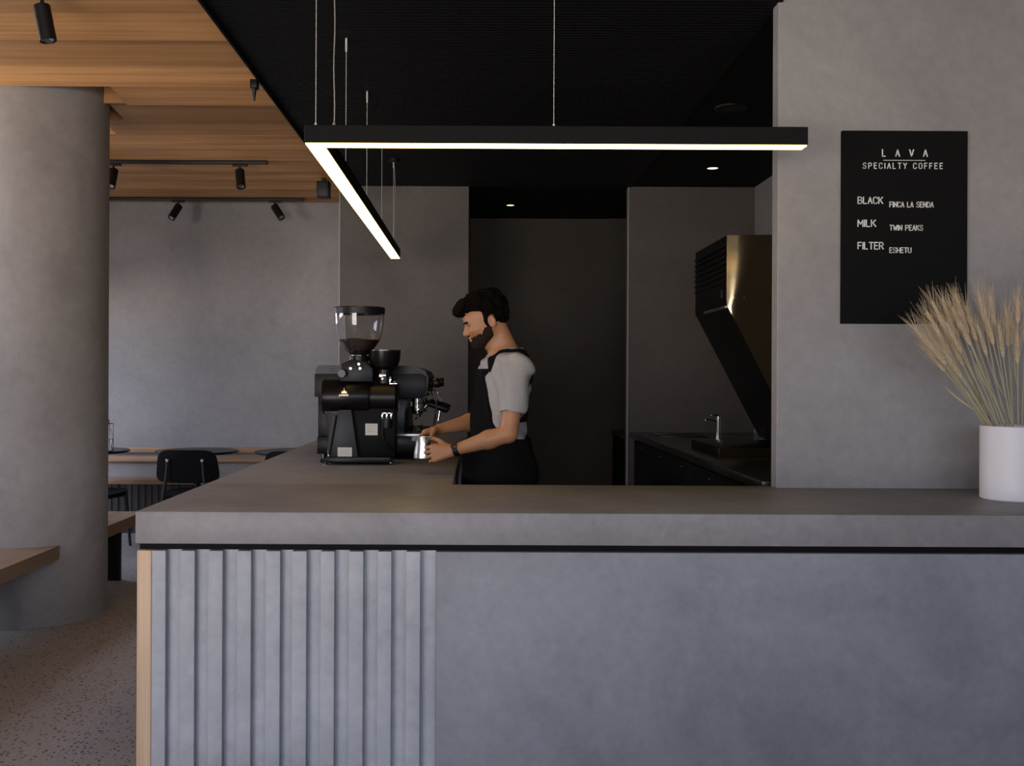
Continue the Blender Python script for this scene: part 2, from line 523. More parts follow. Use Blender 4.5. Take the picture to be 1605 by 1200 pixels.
def pierced(bm, axis, w0, w1, a0, a1, wins):
    """wall from a0 to a1 with window openings (a, b, z0, z1) listed in order"""
    def bx(p, q, z0, z1):
        if q - p < 1e-4 or z1 - z0 < 1e-4: return
        if axis == 'y': add_box(bm, w0, w1, p, q, z0, z1)
        else: add_box(bm, p, q, w0, w1, z0, z1)
    p = a0
    for a, b, z0, z1 in wins:
        bx(p, a, 0, ZC + 0.2); bx(a, b, 0, z0); bx(a, b, z1, ZC + 0.2); p = b
    bx(p, a1, 0, ZC + 0.2)


bm = new_bm(); pierced(bm, 'x', YB - 0.2, YB, XL, XR, WIN_R)
struct('wall_rear', bm, M['wall'])
bm = new_bm(); pierced(bm, 'y', XL - 0.2, XL, YB - 0.2, YF, WIN_L)
struct('wall_left', bm, M['wall'])


def window(name, axis, a0, a1, z0, z1, w0, n, transoms, tt=0.05):
    """glazed bay: black frame with mullions and transoms, one pane"""
    bm = new_bm()
    t = 0.05
    def bx(p0, p1, q0, q1):
        if axis == 'y': add_box(bm, w0 - 0.12, w0 - 0.06, p0, p1, q0, q1)
        else: add_box(bm, p0, p1, w0 - 0.12, w0 - 0.06, q0, q1)
    bx(a0, a1, z0, z0 + t); bx(a0, a1, z1 - t, z1)
    for k in range(n + 1):
        c = a0 + (a1 - a0) * k / n
        c = min(max(c, a0 + t / 2), a1 - t / 2)
        bx(c - t / 2, c + t / 2, z0 + t, z1 - t)
    for z in transoms: bx(a0 + t, a1 - t, z - tt / 2, z + tt / 2)
    fr = struct(name, bm, M['black_metal'])
    return fr


window('window_1', 'y', *WIN_L[0], XL, 1, (0.92, 1.49, 2.03), 0.13)
window('window_2', 'y', *WIN_L[1], XL, 1, ())
window('window_3', 'x', *WIN_R[0], YB, 3, ())
window('window_4', 'x', *WIN_R[1], YB, 2, ())
# low unseen wall added outside the left windows to block ground and low-sky light
bm = new_bm(); add_box(bm, -6.0, -5.8, 2.5, 10.6, 0.0, 1.5)
struct('wall_light_block', bm, M['wall_dark'])

# timber ceiling: lapped boards running along x, each dropping a little towards its far edge
bm = new_bm()
y = 4.49 - 0.39 * 22
while y < YF:
    y1 = min(y + 0.39, YF)
    w = y1 - y
    sec = [(y, ZC + 0.10), (y, ZC - 0.004), (y + w * 0.24, ZC + 0.012), (y + w * 0.27, ZC + 0.012), (y1 - 0.010, ZC - 0.018), (y1 - 0.010, ZC + 0.10)]
    if 5.6 < y < 6.5:      # opening left in the boards for the column
        w_ = 0.432 if y < 6.4 else 0.25
        add_prism(bm, sec, 'x', XL, CX - w_); add_prism(bm, sec, 'x', CX + (0.575 if y < 6.0 else w_), EX - 0.012)
    else:
        add_prism(bm, sec, 'x', XL, EX - 0.012)
    y += 0.39
add_box(bm, XL - 0.2, EX - 0.012, YB - 0.2, YF, ZC + 0.10, ZC + 0.2)
struct('ceiling', bm, M['ceil_wood'], label='timber board ceiling over the seating')
# black slatted ceiling over the bar
bm = new_bm()
y = 1.4
while y < YP:
    add_box(bm, EX, 1.296, y, y + 0.024, ZC - 0.004, ZC + 0.03)
    y += 0.037
add_box(bm, EX, 1.296, YB - 0.2, YN + 0.2, ZC + 0.03, ZC + 0.2)
add_box(bm, EX, 1.296, YB - 0.2, 1.395, ZC - 0.004, ZC + 0.03)
add_box(bm, EX, 1.296, YP + 0.02, YN + 0.2, ZC - 0.004, ZC + 0.03)
struct('ceiling_bar', bm, M['black_ceiling'])
bm = new_bm(); add_box(bm, 1.296, XR + 0.2, YM1, YN + 0.2, ZC, ZC + 0.2); add_box(bm, 1.296, XR + 0.2, YB - 0.2, YM1, ZC + 0.14, ZC + 0.2)
struct('ceiling_kitchen', bm, M['black_flat'])
bm = new_bm(); add_box(bm, EX - 0.012, EX, YB, YF, ZC - 0.03, ZC + 0.10)
struct('trim_1', bm, M['black_flat'])

# thin corner beads that catch the light
bm = new_bm(); add_box(bm, 1.262, 1.268, YP - 0.004, YP + 0.02, 0.0, ZC - 0.005, 0.001); struct('trim_2', bm, M['trim_white'])
bm = new_bm(); add_box(bm, EX - 0.004, EX + 0.003, YP - 0.004, YP + 0.02, 0.0, ZC - 0.005, 0.001); struct('trim_3', bm, M['trim_white'])

# round column, standing through the run of the timber bench
bm = new_bm()
add_lathe(bm, [(0, 0), (CR, 0), (CR, ZC + 0.098), (0, ZC + 0.098)], (CX, CY, 0), n=96)
struct('column', bm, M['column'], sm=True, label='round rendered concrete column', cat='column')
bpy.data.objects['column']['kind'] = 'structure'

# ------------------------------------------------------------------ counter
ZT, ZB = 0.947, 0.836
YC0, YC1 = 3.525, 4.444
bm = new_bm()
add_prism(bm, [(EX, YC0), (2.95, YC0), (2.95, YM0 - 0.002), (WX - 0.004, YM0 - 0.002), (WX - 0.004, YC1), (EX, YC1)], 'z', ZB, ZT, 0.003, 2)
tag(obj('worktop', bm, M['slab']), 'grey cement worktop slab facing the room, along the front of the bar', 'worktop')
bm = new_bm()
add_box(bm, EX, -0.112, YC1 + 0.0015, 7.75, ZB, ZT, 0.003)
tag(obj('worktop', bm, M['slab']), 'grey cement worktop slab running back under the coffee machine', 'worktop')

ctr = thing('counter', 'grey cement bar counter with fluted left part and plain right panel', 'counter', (0.8, 4.0, 0))
GY = 3.532
def sx(px): return PX(px, 1000, GY)
bm = new_bm(); add_box(bm, EX + 0.03, 2.93, GY + 0.035, YM0 - 0.02, 0.0, 0.811)
obj('carcass', bm, M['black_flat'], ctr)
bm = new_bm(); add_box(bm, EX + 0.004, 2.93, GY + 0.03, YM0 - 0.03, 0.811, ZB)
obj('shadow_gap', bm, M['black_flat'], ctr)
bm = new_bm(); add_box(bm, sx(214.2), sx(236.6), GY, GY + 0.07, 0.0, 0.811, 0.0015)
obj('end_post', bm, M['oak'], ctr, label='pale oak end post')
sl = [(237.3, 259), (281.7, 304.5), (325.9, 348.3), (371, 393), (415.8, 438.6), (457, 480), (502, 523.7), (546.4, 568.9), (591.6, 613), (636, 658.2)]
bm = new_bm()
D = 0.030
for a, b_ in sl:
    add_box(bm, sx(a), sx(b_), GY, GY + D, 0.0, 0.811, 0.0015)
add_box(bm, sx(237.3), sx(682.4), GY + D, GY + D + 0.004, 0.0, 0.811)
obj('fluted_panel', bm, M['slat'], ctr)
bm = new_bm(); add_box(bm, sx(683.2), 2.93, GY - 0.001, GY + 0.034, 0.0, 0.811, 0.002)
obj('front_panel', bm, M['panel'], ctr)

ctr2 = thing('counter', 'dark return cabinet of the bar beneath the coffee machine', 'counter', (-0.64, 6.0, 0))
bm = new_bm(); add_box(bm, EX + 0.06, -0.15, YC1 + 0.01, 7.70, 0.0, ZB)
obj('carcass', bm, M['black_flat'], ctr2)
bm = new_bm(); yy = YC1 + 0.02
add_box(bm, EX + 0.045, EX + 0.058, YC1 + 0.01, 7.70, 0.0, 0.811)
while yy < 7.66:
    add_box(bm, EX + 0.015, EX + 0.045, yy, yy + 0.05, 0.0, 0.811, 0.0015); yy += 0.098
obj('fluted_panel', bm, M['slat'], ctr2)

# ------------------------------------------------------------------ L-shaped linear pendant
LX0, LX1 = -0.674, 1.262
LY0, LY1 = 3.92, 7.77
LZ0, LZ1 = 2.309, 2.382
LW = 0.075
led = thing('pendant_light', 'black L-shaped linear pendant with glowing warm strip underneath', 'pendant light', (LX0, LY0, LZ0))
bm = new_bm()
t = 0.004
add_prism(bm, [(LX0, LY0), (LX1, LY0), (LX1, LY0 + LW), (LX0 + LW, LY0 + LW), (LX0 + LW, LY1), (LX0, LY1)], 'z', LZ0 + 0.004, LZ1, 0.002, 1)
obj('housing', bm, M['lamp_black'], led)
bm = new_bm()
i = 0.004
add_prism(bm, [(LX0 + i, LY0 + i), (LX1 - i, LY0 + i), (LX1 - i, LY0 + LW - i), (LX0 + LW - i, LY0 + LW - i), (LX0 + LW - i, LY1 - i), (LX0 + i, LY1 - i)], 'z', LZ0, LZ0 + 0.005)
obj('diffuser', bm, M['led'], led, label='glowing diffuser strip')
xc = LX0 + LW / 2
yc = LY0 + LW / 2
def wire(x, y, parent):
    bm = new_bm()
    add_tube(bm, [(x, y, LZ1 - 0.002), (x, y, ZC - 0.002)], 0.0014, 6)
    add_cyl(bm, (x, y, LZ1 - 0.002), 0.005, 0.018, n=12)
    add_cyl(bm, (x, y, ZC - 0.07), 0.005, 0.066, n=12)
    obj('suspension_wire', bm, M['wire'], parent)
wire(P(495, 190, yc)[0], yc, led)
wire(P(868, 190, yc)[0], yc, led)
wire(xc, P(541, 62, 4.86)[1], led)
wire(xc, 5.77, led)
wire(xc, 6.66, led)
wire(xc, LY1 - 0.2, led)
bm = new_bm()
xe = PX(524, 100, yc + 0.01)
pts = [(xe + 0.002 * math.sin(k * 0.9), yc + 0.01, LZ1 - 0.002 + (ZC - LZ1) * k / 14) for k in range(15)]
pts[-1] = (xe, yc + 0.01, ZC - 0.002)
add_tube(bm, pts, 0.0024, 8); add_cyl(bm, (xe, yc + 0.01, LZ1 - 0.002), 0.006, 0.02, n=12)
obj('power_cable', bm, M['cable'], led)
cy_ = 1600 * 1.61 / 340.4
bm = new_bm(); add_cyl(bm, (xc, cy_, ZC - 0.03), 0.04, 0.028, n=24)
cn = obj('ceiling_cup', bm, M['black_metal'], led)
bm = new_bm()
add_tube(bm, [(xc, cy_, ZC - 0.03), (xc + 0.005, cy_, ZC - 0.06), (xc + 0.012, cy_, ZC - 0.2), (xc + 0.01, cy_, ZC - 0.4), (xc + 0.002, cy_, LZ1)], 0.0028, 8)
obj('power_cable', bm, M['cable'], led)

# ------------------------------------------------------------------ track lights
def track(y, x1, label):
    r = thing('light_track', label, 'light track', (x1, y, ZC))
    bm = new_bm(); add_box(bm, XL + 0.3, x1, y - 0.018, y + 0.018, ZC - 0.042, ZC - 0.012, 0.002)
    obj('rail', bm, M['black_metal'], r)
    bm = new_bm(); add_box(bm, x1, x1 + 0.012, y - 0.019, y + 0.019, ZC - 0.043, ZC - 0.011, 0.002)
    obj('end_cap', bm, M['black_plastic'], r)
    for k in range(3):
        bm = new_bm(); add_box(bm, -2.2 - k * 1.5, -2.12 - k * 1.5, y - 0.012, y + 0.012, ZC - 0.014, ZC + 0.02, 0.002)
        obj('fixing_clip', bm, M['black_metal'], r)


def spotlight(px, top_py, y, dirv, label, L=0.15, R=0.034):
    """cylinder spotlight hanging on an arm from a track adapter; dirv is where it points"""
    x = PX(px, top_py, y)
    z0 = ZC - 0.044
    r = thing('track_spotlight', label, 'spotlight', (x, y, z0), 'black spotlights on the ceiling tracks')
    bm = new_bm(); add_box(bm, x - 0.055, x + 0.055, y - 0.017, y + 0.017, z0 - 0.014, z0, 0.002)
    obj('adapter', bm, M['black_plastic'], r)
    d = Vector(dirv).normalized()
    hinge = Vector((x, y, z0 - 0.055))
    bm = new_bm()
    add_tube(bm, [(x, y, z0 - 0.012), tuple(hinge)], 0.008, 10)
    obj('arm', bm, M['black_metal'], r)
    a = hinge - d * 0.012
    bm = new_bm()
    add_lathe(bm, [(0, 0), (R - 0.003, 0), (R, 0.003), (R, L), (R - 0.004, L), (R - 0.007, L - 0.012), (0, L - 0.012)], a, d, 32)
    obj('lamp_body', bm, M['black_metal'], r)
    bm = new_bm()
    add_lathe(bm, [(0, L - 0.0115), (R * 0.30, L - 0.010), (R * 0.66, L - 0.003), (R * 0.72, L - 0.004), (R * 0.72, L - 0.0118)], a, d, 24)
    obj('lens', bm, M['lens'], r)
    return r


track(7.60, -1.59, 'black ceiling track crossing the timber boards in front of the back wall')
track(9.19, -1.59, 'black ceiling track tight against the back wall')
track(4.22, -1.59, 'black ceiling track nearest the camera, above the column')
spotlight(66, -12, 4.22, (0.20, 0.0, -1.0), 'large looking black spotlight at the top of the picture above the column', 0.15, 0.034)
spotlight(178, 258, 7.60, (0.0, -0.42, -0.9), 'black spotlight pointing straight down beside the column top', 0.15, 0.034)
spotlight(376, 258, 7.60, (0.16, -0.40, -0.85), 'black spotlight near the free end of the forward track', 0.15, 0.034)
spotlight(280, 316, 9.19, (-0.34, -0.50, -0.85), 'black spotlight tilted left in front of the back wall', 0.15, 0.034)
spotlight(431, 316, 9.19, (0.55, -0.42, -0.8), 'black spotlight tilted right near the end of the back track', 0.15, 0.034)

# small fittings along the ceiling edge
x, y, z = P(411, 118, 5.48)
br = thing('ceiling_bracket', 'small black tapered bracket hanging from the ceiling edge above the column side', 'bracket', (x, y, ZC - 0.03))
bm = new_bm(); add_box(bm, EX - 0.045, EX - 0.008, y - 0.03, y + 0.03, ZC - 0.075, ZC - 0.030, 0.003)
obj('mount', bm, M['black_plastic'], br)
bm = new_bm(); add_tube(bm, [(EX - 0.028, y, ZC - 0.073), (EX - 0.028, y, ZC - 0.11), (EX - 0.027, y, ZC - 0.14)], [0.014, 0.009, 0.004], 12)
obj('spike', bm, M['black_plastic'], br)
sp_ = thing('ceiling_speaker', 'black box speaker under the timber ceiling edge beside the pendant', 'speaker', (-1.26, 8.3, ZC - 0.16))
bm = new_bm(); add_box(bm, -1.315, -1.215, 8.24, 8.36, ZC - 0.17, ZC - 0.04, 0.006)
obj('case', bm, M['black_plastic'], sp_)
bm = new_bm(); add_box(bm, -1.28, -1.25, 8.28, 8.32, ZC - 0.042, ZC - 0.012, 0.002)
obj('mount', bm, M['black_metal'], sp_)
bm = new_bm(); add_box(bm, -1.305, -1.225, 8.236, 8.241, ZC - 0.16, ZC - 0.05, 0.002)
obj('grille', bm, M['charcoal'], sp_)


def downlight(x, y, label, r0=0.05):
    r = thing('downlight', label, 'downlight', (x, y, ZC - 0.008))
    zc = ZC - 0.004 if x < 1.296 else ZC
    bm = new_bm(); add_lathe(bm, [(r0, 0.0), (r0, -0.006), (r0 - 0.012, -0.006), (r0 - 0.014, 0.0)], (x, y, zc), n=32, close=True)
    obj('rim', bm, M['black_metal'], r)
    bm = new_bm(); add_lathe(bm, [(0, -0.003), (r0 - 0.0145, -0.003), (r0 - 0.0145, 0.0), (0, 0)], (x, y, zc), n=32)
    obj('bulb', bm, M['lamp'], r, label='glowing warm lens')
    l = bpy.data.lights.new('downlight_glow', 'SPOT'); l.energy = 6; l.color = (1, 0.72, 0.42); l.spot_size = 1.7; l.spot_blend = 0.8; l.shadow_soft_size = 0.03
    lo = bpy.data.objects.new('downlight_glow', l); COL.objects.link(lo); lo.location = (x, y, zc - 0.02)


x, y, _ = P(800, 320, 9.58); downlight(x, y, 'glowing downlight in the black ceiling of the dark niche')
x, y, _ = P(1117, 263, 7.86); downlight(x, y, 'glowing downlight in the black kitchen ceiling by the hood', 0.055)
bm = new_bm(); x, y, _ = P(1145, 168, 6.1)
add_lathe(bm, [(0, -0.006), (0.08, -0.006), (0.085, -0.010), (0.095, -0.008), (0.098, 0.0), (0, 0)], (x, y, ZC), n=40)
tag(obj('ceiling_vent', bm, M['black_metal']), 'round black vent in the smooth black ceiling over the kitchen', 'vent')

# ------------------------------------------------------------------ menu board
BY = YM0 - 0.022
def bp(px, py): return P(px, py, BY)
x0 = bp(1320, 350)[0]; x1 = bp(1516.5, 350)[0]; zt = bp(1418, 204.5)[2]; zb = bp(1418, 507)[2]
board = thing('menu_board', 'black letter board with white coffee menu hung on the grey wall', 'menu board', ((x0 + x1) / 2, BY, zb))
bm = new_bm(); add_box(bm, x0, x1, BY, YM0 - 0.0005, zb, zt, 0.002)
obj('panel', bm, M['board'], board)
# ribbed felt: fine horizontal grooves
bm = new_bm(); z = zb + 0.008
while z < zt - 0.008:
    add_box(bm, x0 + 0.006, x1 - 0.006, BY - 0.0012, BY + 0.001, z, z + 0.004); z += 0.0065
obj('ribbed_felt', bm, M['board'], board)

FONT = {
 'A': [[(0, 0), (.5, 1), (1, 0)], [(.2, .36), (.8, .36)]],
 'B': [[(0, 0), (0, 1), (.62, 1), (.9, .88), (.9, .66), (.62, .53), (0, .53)], [(.62, .53), (.98, .4), (.98, .13), (.66, 0), (0, 0)]],
 'C': [[(1, .78), (.82, .97), (.5, 1), (.18, .97), (0, .76), (0, .24), (.18, .03), (.5, 0), (.82, .03), (1, .22)]],
 'D': [[(0, 0), (0, 1), (.55, 1), (.9, .86), (1, .6), (1, .4), (.9, .14), (.55, 0), (0, 0)]],
 'E': [[(.92, 1), (0, 1), (0, 0), (.92, 0)], [(0, .53), (.78, .53)]],
 'F': [[(.92, 1), (0, 1), (0, 0)], [(0, .52), (.78, .52)]],
 'H': [[(0, 0), (0, 1)], [(1, 0), (1, 1)], [(0, .52), (1, .52)]],
 'I': [[(0, 0), (0, 1)]],
 'K': [[(0, 0), (0, 1)], [(.95, 1), (0, .38)], [(.33, .58), (1, 0)]],
 'L': [[(0, 1), (0, 0), (.9, 0)]],
 'M': [[(0, 0), (0, 1), (.5, .35), (1, 1), (1, 0)]],
 'N': [[(0, 0), (0, 1), (1, 0), (1, 1)]],
 'O': [[(.5, 1), (.18, .97), (0, .76), (0, .24), (.18, .03), (.5, 0), (.82, .03), (1, .24), (1, .76), (.82, .97), (.5, 1)]],
 'P': [[(0, 0), (0, 1), (.62, 1), (.94, .88), (.94, .58), (.62, .45), (0, .45)]],
 'R': [[(0, 0), (0, 1), (.62, 1), (.94, .88), (.94, .62), (.62, .49), (0, .49)], [(.5, .49), (1, 0)]],
 'S': [[(.95, .82), (.78, .98), (.5, 1), (.2, .98), (.03, .82), (.05, .64), (.3, .55), (.7, .46), (.95, .36), (.97, .16), (.8, .02), (.5, 0), (.2, .02), (0, .18)]],
 'T': [[(0, 1), (1, 1)], [(.5, 1), (.5, 0)]],
 'U': [[(0, 1), (0, .24), (.18, .03), (.5, 0), (.82, .03), (1, .24), (1, 1)]],
 'V': [[(0, 1), (.5, 0), (1, 1)]],
 'W': [[(0, 1), (.25, 0), (.5, .75), (.75, 0), (1, 1)]],
 'Y': [[(0, 1), (.5, .48), (1, 1)], [(.5, .48), (.5, 0)]],
}
WID = {'I': 0.06, 'M': 1.15, 'W': 1.3, ' ': 0.62, 'L': 0.85, 'E': 0.88, 'F': 0.88}


def stroke_text(bm, text, xa, xb, z0, h, y, r, gap=0.42):
    """raised rounded strokes filling the width xa..xb"""
    ws = [WID.get(c, 1.0) for c in text]
    tot = sum(ws) + gap * (len(text) - 1)
    u = (xb - xa) / tot
    x = xa
    for c, w in zip(text, ws):
        for line in FONT.get(c, []):
            pts = [(x + p[0] * u * (w if c != 'I' else 0) + (u * 0.03 if c == 'I' else 0), z0 + p[1] * h) for p in line]
            for (ax, az), (bx_, bz) in zip(pts, pts[1:]):
                dx, dz = bx_ - ax, bz - az
                ln = math.hypot(dx, dz) or 1e-6
                nx, nz = -dz / ln * r, dx / ln * r
                ex, ez = dx / ln * r * 0.6, dz / ln * r * 0.6
                q = [(ax - ex + nx, az - ez + nz), (ax - ex - nx, az - ez - nz), (bx_ + ex - nx, bz + ez - nz), (bx_ + ex + nx, bz + ez + nz)]
                add_prism(bm, q, 'y', y - 0.002, y + 0.001)
        x += u * (w + gap)


def zl(px, py): return (1300 + px / 3.636, 190 + py / 3.636)
def line(text, xa, xb, ya, yb, r, gap=0.42):
    a = bp(*zl(xa, yb)); b_ = bp(*zl(xb, ya))
    m_ = new_bm()
    stroke_text(m_, text, a[0], b_[0], a[2], b_[2] - a[2], BY - 0.0014, r, gap)
    return m_
R1, R2 = 0.0021, 0.0017
obj('lettering', line('LAVA', 301, 557, 162, 199, R1, 2.6), M['letters'], board, sm=False, label='white heading LAVA')
a = bp(*zl(306, 222)); b_ = bp(*zl(545, 222))
bm = new_bm(); add_box(bm, a[0], b_[0], BY - 0.0034, BY - 0.0005, a[2] - 0.0011, a[2] + 0.0011); obj('underline', bm, M['letters'], board, sm=False, label='thin white rule under the heading')
obj('lettering', line('SPECIALTY COFFEE', 191, 644, 239, 268, R2, 0.85), M['letters'], board, sm=False, label='white line SPECIALTY COFFEE')
obj('lettering', line('BLACK', 162, 303, 432, 468, R1, 0.36), M['letters'], board, sm=False, label='white word BLACK')
obj('lettering', line('FINCA LA SENDA', 343, 591, 460, 488, R2, 0.36), M['letters'], board, sm=False, label='white words FINCA LA SENDA')
obj('lettering', line('MILK', 162, 263, 562, 599, R1, 0.36), M['letters'], board, sm=False, label='white word MILK')
obj('lettering', line('TWIN PEAKS', 343, 531, 592, 620, R2, 0.36), M['letters'], board, sm=False, label='white words TWIN PEAKS')
obj('lettering', line('FILTER', 162, 306, 690, 727, R1, 0.36), M['letters'], board, sm=False, label='white word FILTER')
obj('lettering', line('ESHETU', 343, 464, 720, 748, R2, 0.36), M['letters'], board, sm=False, label='white word ESHETU')

# ------------------------------------------------------------------ vase with dried wheat
VR = 0.122
VX, VY = PX(1540.5, 730, 3.995) + VR, 3.995
VH = 0.288
bm = new_bm()
add_lathe(bm, [(0, 0.0), (VR - 0.006, 0.0), (VR, 0.005), (VR, VH - 0.003), (VR - 0.003, VH), (VR - 0.007, VH - 0.002), (VR - 0.008, 0.012), (0, 0.012)], (VX, VY, ZT), n=72)
tag(obj('vase', bm, M['white_pot']), 'white cylindrical ceramic vase holding dried wheat on the bar worktop', 'vase')

rng = random.Random(7)
def ear_mesh(seed, L=0.12, awn=0.06):
    r = random.Random(seed)
    bm = new_bm()
    n = 12
    for k in range(n):
        z = L * k / n
        w = 0.0059 * (1.0 - 0.45 * (k / n)) * (0.75 if k == 0 else 1)
        for sd in (0, 1, 2):
            a = sd * 2 * PI / 3 + (k % 2) * PI / 3 + r.uniform(-.2, .2)
            c = Vector((math.cos(a) * w * 0.8, math.sin(a) * w * 0.8, z + 0.005))
            t = Matrix.Rotation(0.35, 3, Vector((-math.sin(a), math.cos(a), 0)))
            add_ell(bm, c, (w * 0.62, w * 0.62, 0.0085), 6, 5, t)
            d = Vector((math.cos(a) * r.uniform(.12, .42), math.sin(a) * r.uniform(.12, .42), 1)).normalized()
            p0 = c + Vector((0, 0, 0.006)); p1 = p0 + d * awn * r.uniform(.6, 1.1)
            mid = (p0 + p1) / 2 + Vector((0, 0, 0.002))
            add_tube(bm, [p0, mid, p1], [0.0006, 0.0005, 0.0002], 3, cap=False)
    me = bpy.data.meshes.new('ear'); bm.to_mesh(me); bm.free()
    me.materials.append(M['ear']); smooth(me, 1.2)
    return me
EARS = [ear_mesh(i, 0.095 + 0.016 * (i % 3), 0.075 + 0.025 * (i % 2)) for i in range(6)]

def stalk(tx, ty, yoff, bx, bend, label, k):
    """one stalk: stands in the vase at bx (px of the rim) and carries an ear whose tip shows at (tx, ty)"""
    Yt = VY + yoff
    tip = Vector(P(tx, ty, Yt))
    ex = min(max(PX(bx, 668, VY), VX - VR * 0.86), VX + VR * 0.86)
    ymax = math.sqrt(max(0.0004, (VR * 0.9) ** 2 - (ex - VX) ** 2))
    rim = Vector((ex, VY + max(-ymax, min(ymax, yoff * 0.5)), ZT + VH))
    foot = Vector((VX + (VX - ex) * 0.35, VY - (rim.y - VY) * 0.4, ZT + 0.016))
    # quadratic path rim -> tip with a bow
    mid = (rim + tip) / 2 + Vector((-bend * 0.35, 0, bend))
    path = []
    for i in range(13):
        s = i / 12
        path.append(rim * (1 - s) ** 2 + mid * 2 * s * (1 - s) + tip * s ** 2)
    Ld = 0.112 + 0.016 * ((k % 6) % 3 - 1)
    acc = 0; cut = len(path) - 1
    for i in range(len(path) - 1, 0, -1):
        acc += (path[i] - path[i - 1]).length
        if acc >= Ld: cut = i - 1; break
    cut = max(cut, 2)
    base = path[cut]; d = (path[-1] - base).normalized()
    r = thing('wheat_stalk', label, 'dried wheat', tuple(rim), 'dried wheat stalks in the white vase')
    bm = new_bm(); add_tube(bm, [foot, foot.lerp(rim, 0.6), *path[:cut + 1]], 0.0021, 5)
    if k % 3 == 0:      # a dry leaf blade along the stem
        i0 = max(1, cut // 3); b0 = path[i0]; dd = (path[cut] - b0) * 0.8 + Vector((rng.uniform(-.03, .03), rng.uniform(-.02, .02), -0.03))
        u, v = frame_of(dd)
        q = []
        for s in range(6):
            w = 0.0035 * math.sin(PI * (s + 0.4) / 6)
            p = b0 + dd * (s / 5) + u * 0.012 * math.sin(PI * s / 5)
            q.append((bm.verts.new(p + v * w), bm.verts.new(p - v * w)))
        for A, B in zip(q, q[1:]): bm.faces.new((A[0], A[1], B[1], B[0]))
    obj('stem', bm, M['straw'], r)
    e = bpy.data.objects.new('ear', EARS[k % len(EARS)]); COL.objects.link(e)
    e.parent = r
    e.location = base - Vector(r.location)
    e.rotation_mode = 'QUATERNION'
    e.rotation_quaternion = Vector((0, 0, 1)).rotation_difference(d)
    return r

tips = [  # tip px, depth offset, rim px, bow, label
 (1446, 477, -.02, 1552, .010), (1457, 464, .00, 1556, .012), (1476, 466, .02, 1560, .012), (1489, 470, -.03, 1562, .012),
 (1494, 452, .01, 1566, .012), (1509, 466, .04, 1570, .008), (1503, 500, -.05, 1572, .010), (1434, 513, .00, 1549, .020),
 (1450, 528, -.04, 1547, .022), (1452, 545, .02, 1546, .020), (1462, 505, .05, 1554, .014), (1479, 496, -.06, 1558, .012),
 (1470, 520, .00, 1551, .016), (1533, 452, .03, 1578, .004), (1530, 503, .00, 1581, .006), (1547, 497, -.03, 1584, .004),
 (1551, 456, .04, 1588, .004), (1577, 480, .02, 1590, .002), (1595, 452, .00, 1596, .0), (1594, 518, -.04, 1592, .0),
 (1466, 486, .03, 1556, .012), (1484, 482, .05, 1563, .010), (1500, 474, -.02, 1568, .010), (1444, 500, .04, 1550, .018),
 (1516, 490, .00, 1574, .006), (1541, 478, .06, 1580, .004), (1565, 505, -.02, 1586, .002), (1583, 496, .05, 1594, .0),
 (1460, 548, .05, 1548, .018), (1474, 540, -.05, 1550, .016), (1488, 530, .00, 1556, .014), (1498, 545, .04, 1562, .01),
 (1608, 470, .02, 1604, .0), (1622, 500, -.02, 1612, .0), (1640, 478, .03, 1618, -.004), (1655, 505, .0, 1622, -.006), (1632, 455, .05, 1610, -.002),
]
special = {
 7: 'lowest arching wheat stalk reaching furthest left under the menu board corner',
 18: 'tall upright wheat stalk with thick ear at the right edge of the picture',
 16: 'wheat stalk with a nodding ear standing apart right of the menu board',
 13: 'thin wispy wheat stalk rising just right of the menu board edge',
 4: 'tallest wheat stalk of the dense clump, in front of the black menu board',
 19: 'short upright wheat stalk with ear low in front of the tall right one',
}
for k, (tx, ty, yo, bx_, bw) in enumerate(tips):
    base_l = 'dry golden wheat stalk in the clump leaning left from the white vase' if tx < 1520 else 'dry golden wheat stalk standing nearly upright in the white vase'
    stalk(tx, ty, yo, bx_, bw, special.get(k, base_l), k)

# ------------------------------------------------------------------ kitchen side
bx0 = 1.285
kb = thing('kitchen_bench', 'dark kitchen bench with stone top along the right wall', 'bench unit', (1.8, 6.5, 0))
bm = new_bm(); add_box(bm, bx0, XK - 0.003, 4.62, YP - 0.003, 0.905, 0.95, 0.002)
obj('bench_top', bm, M['bench_top'], kb)
bm = new_bm(); add_box(bm, bx0 + 0.05, XK - 0.003, 4.64, YP - 0.003, 0.0, 0.905)
obj('carcass', bm, M['black_flat'], kb)
for k in range(5):
    y0 = 4.66 + k * 0.79
    bm = new_bm(); add_box(bm, bx0 + 0.03, bx0 + 0.05, y0, y0 + 0.78, 0.10, 0.885, 0.002)
    dr = obj('door', bm, M['black_flat'], kb)
    bm = new_bm(); add_box(bm, bx0 + 0.015, bx0 + 0.032, y0 + 0.3, y0 + 0.48, 0.84, 0.85, 0.002)
    obj('handle', bm, M['dark_steel'], dr)
nb = thing('niche_cabinet', 'low dark cabinet in the far niche beside the kitchen wall corner', 'cabinet', (1.9, 9.6, 0))
bm = new_bm(); add_box(bm, 1.37, 2.49, 8.83, YN - 0.01, 0.0, 0.84)
obj('carcass', bm, M['black_flat'], nb)
bm = new_bm(); add_box(bm, 1.35, 2.495, 8.82, YN - 0.005, 0.84, 0.88, 0.002)
obj('cabinet_top', bm, M['bench_top'], nb)

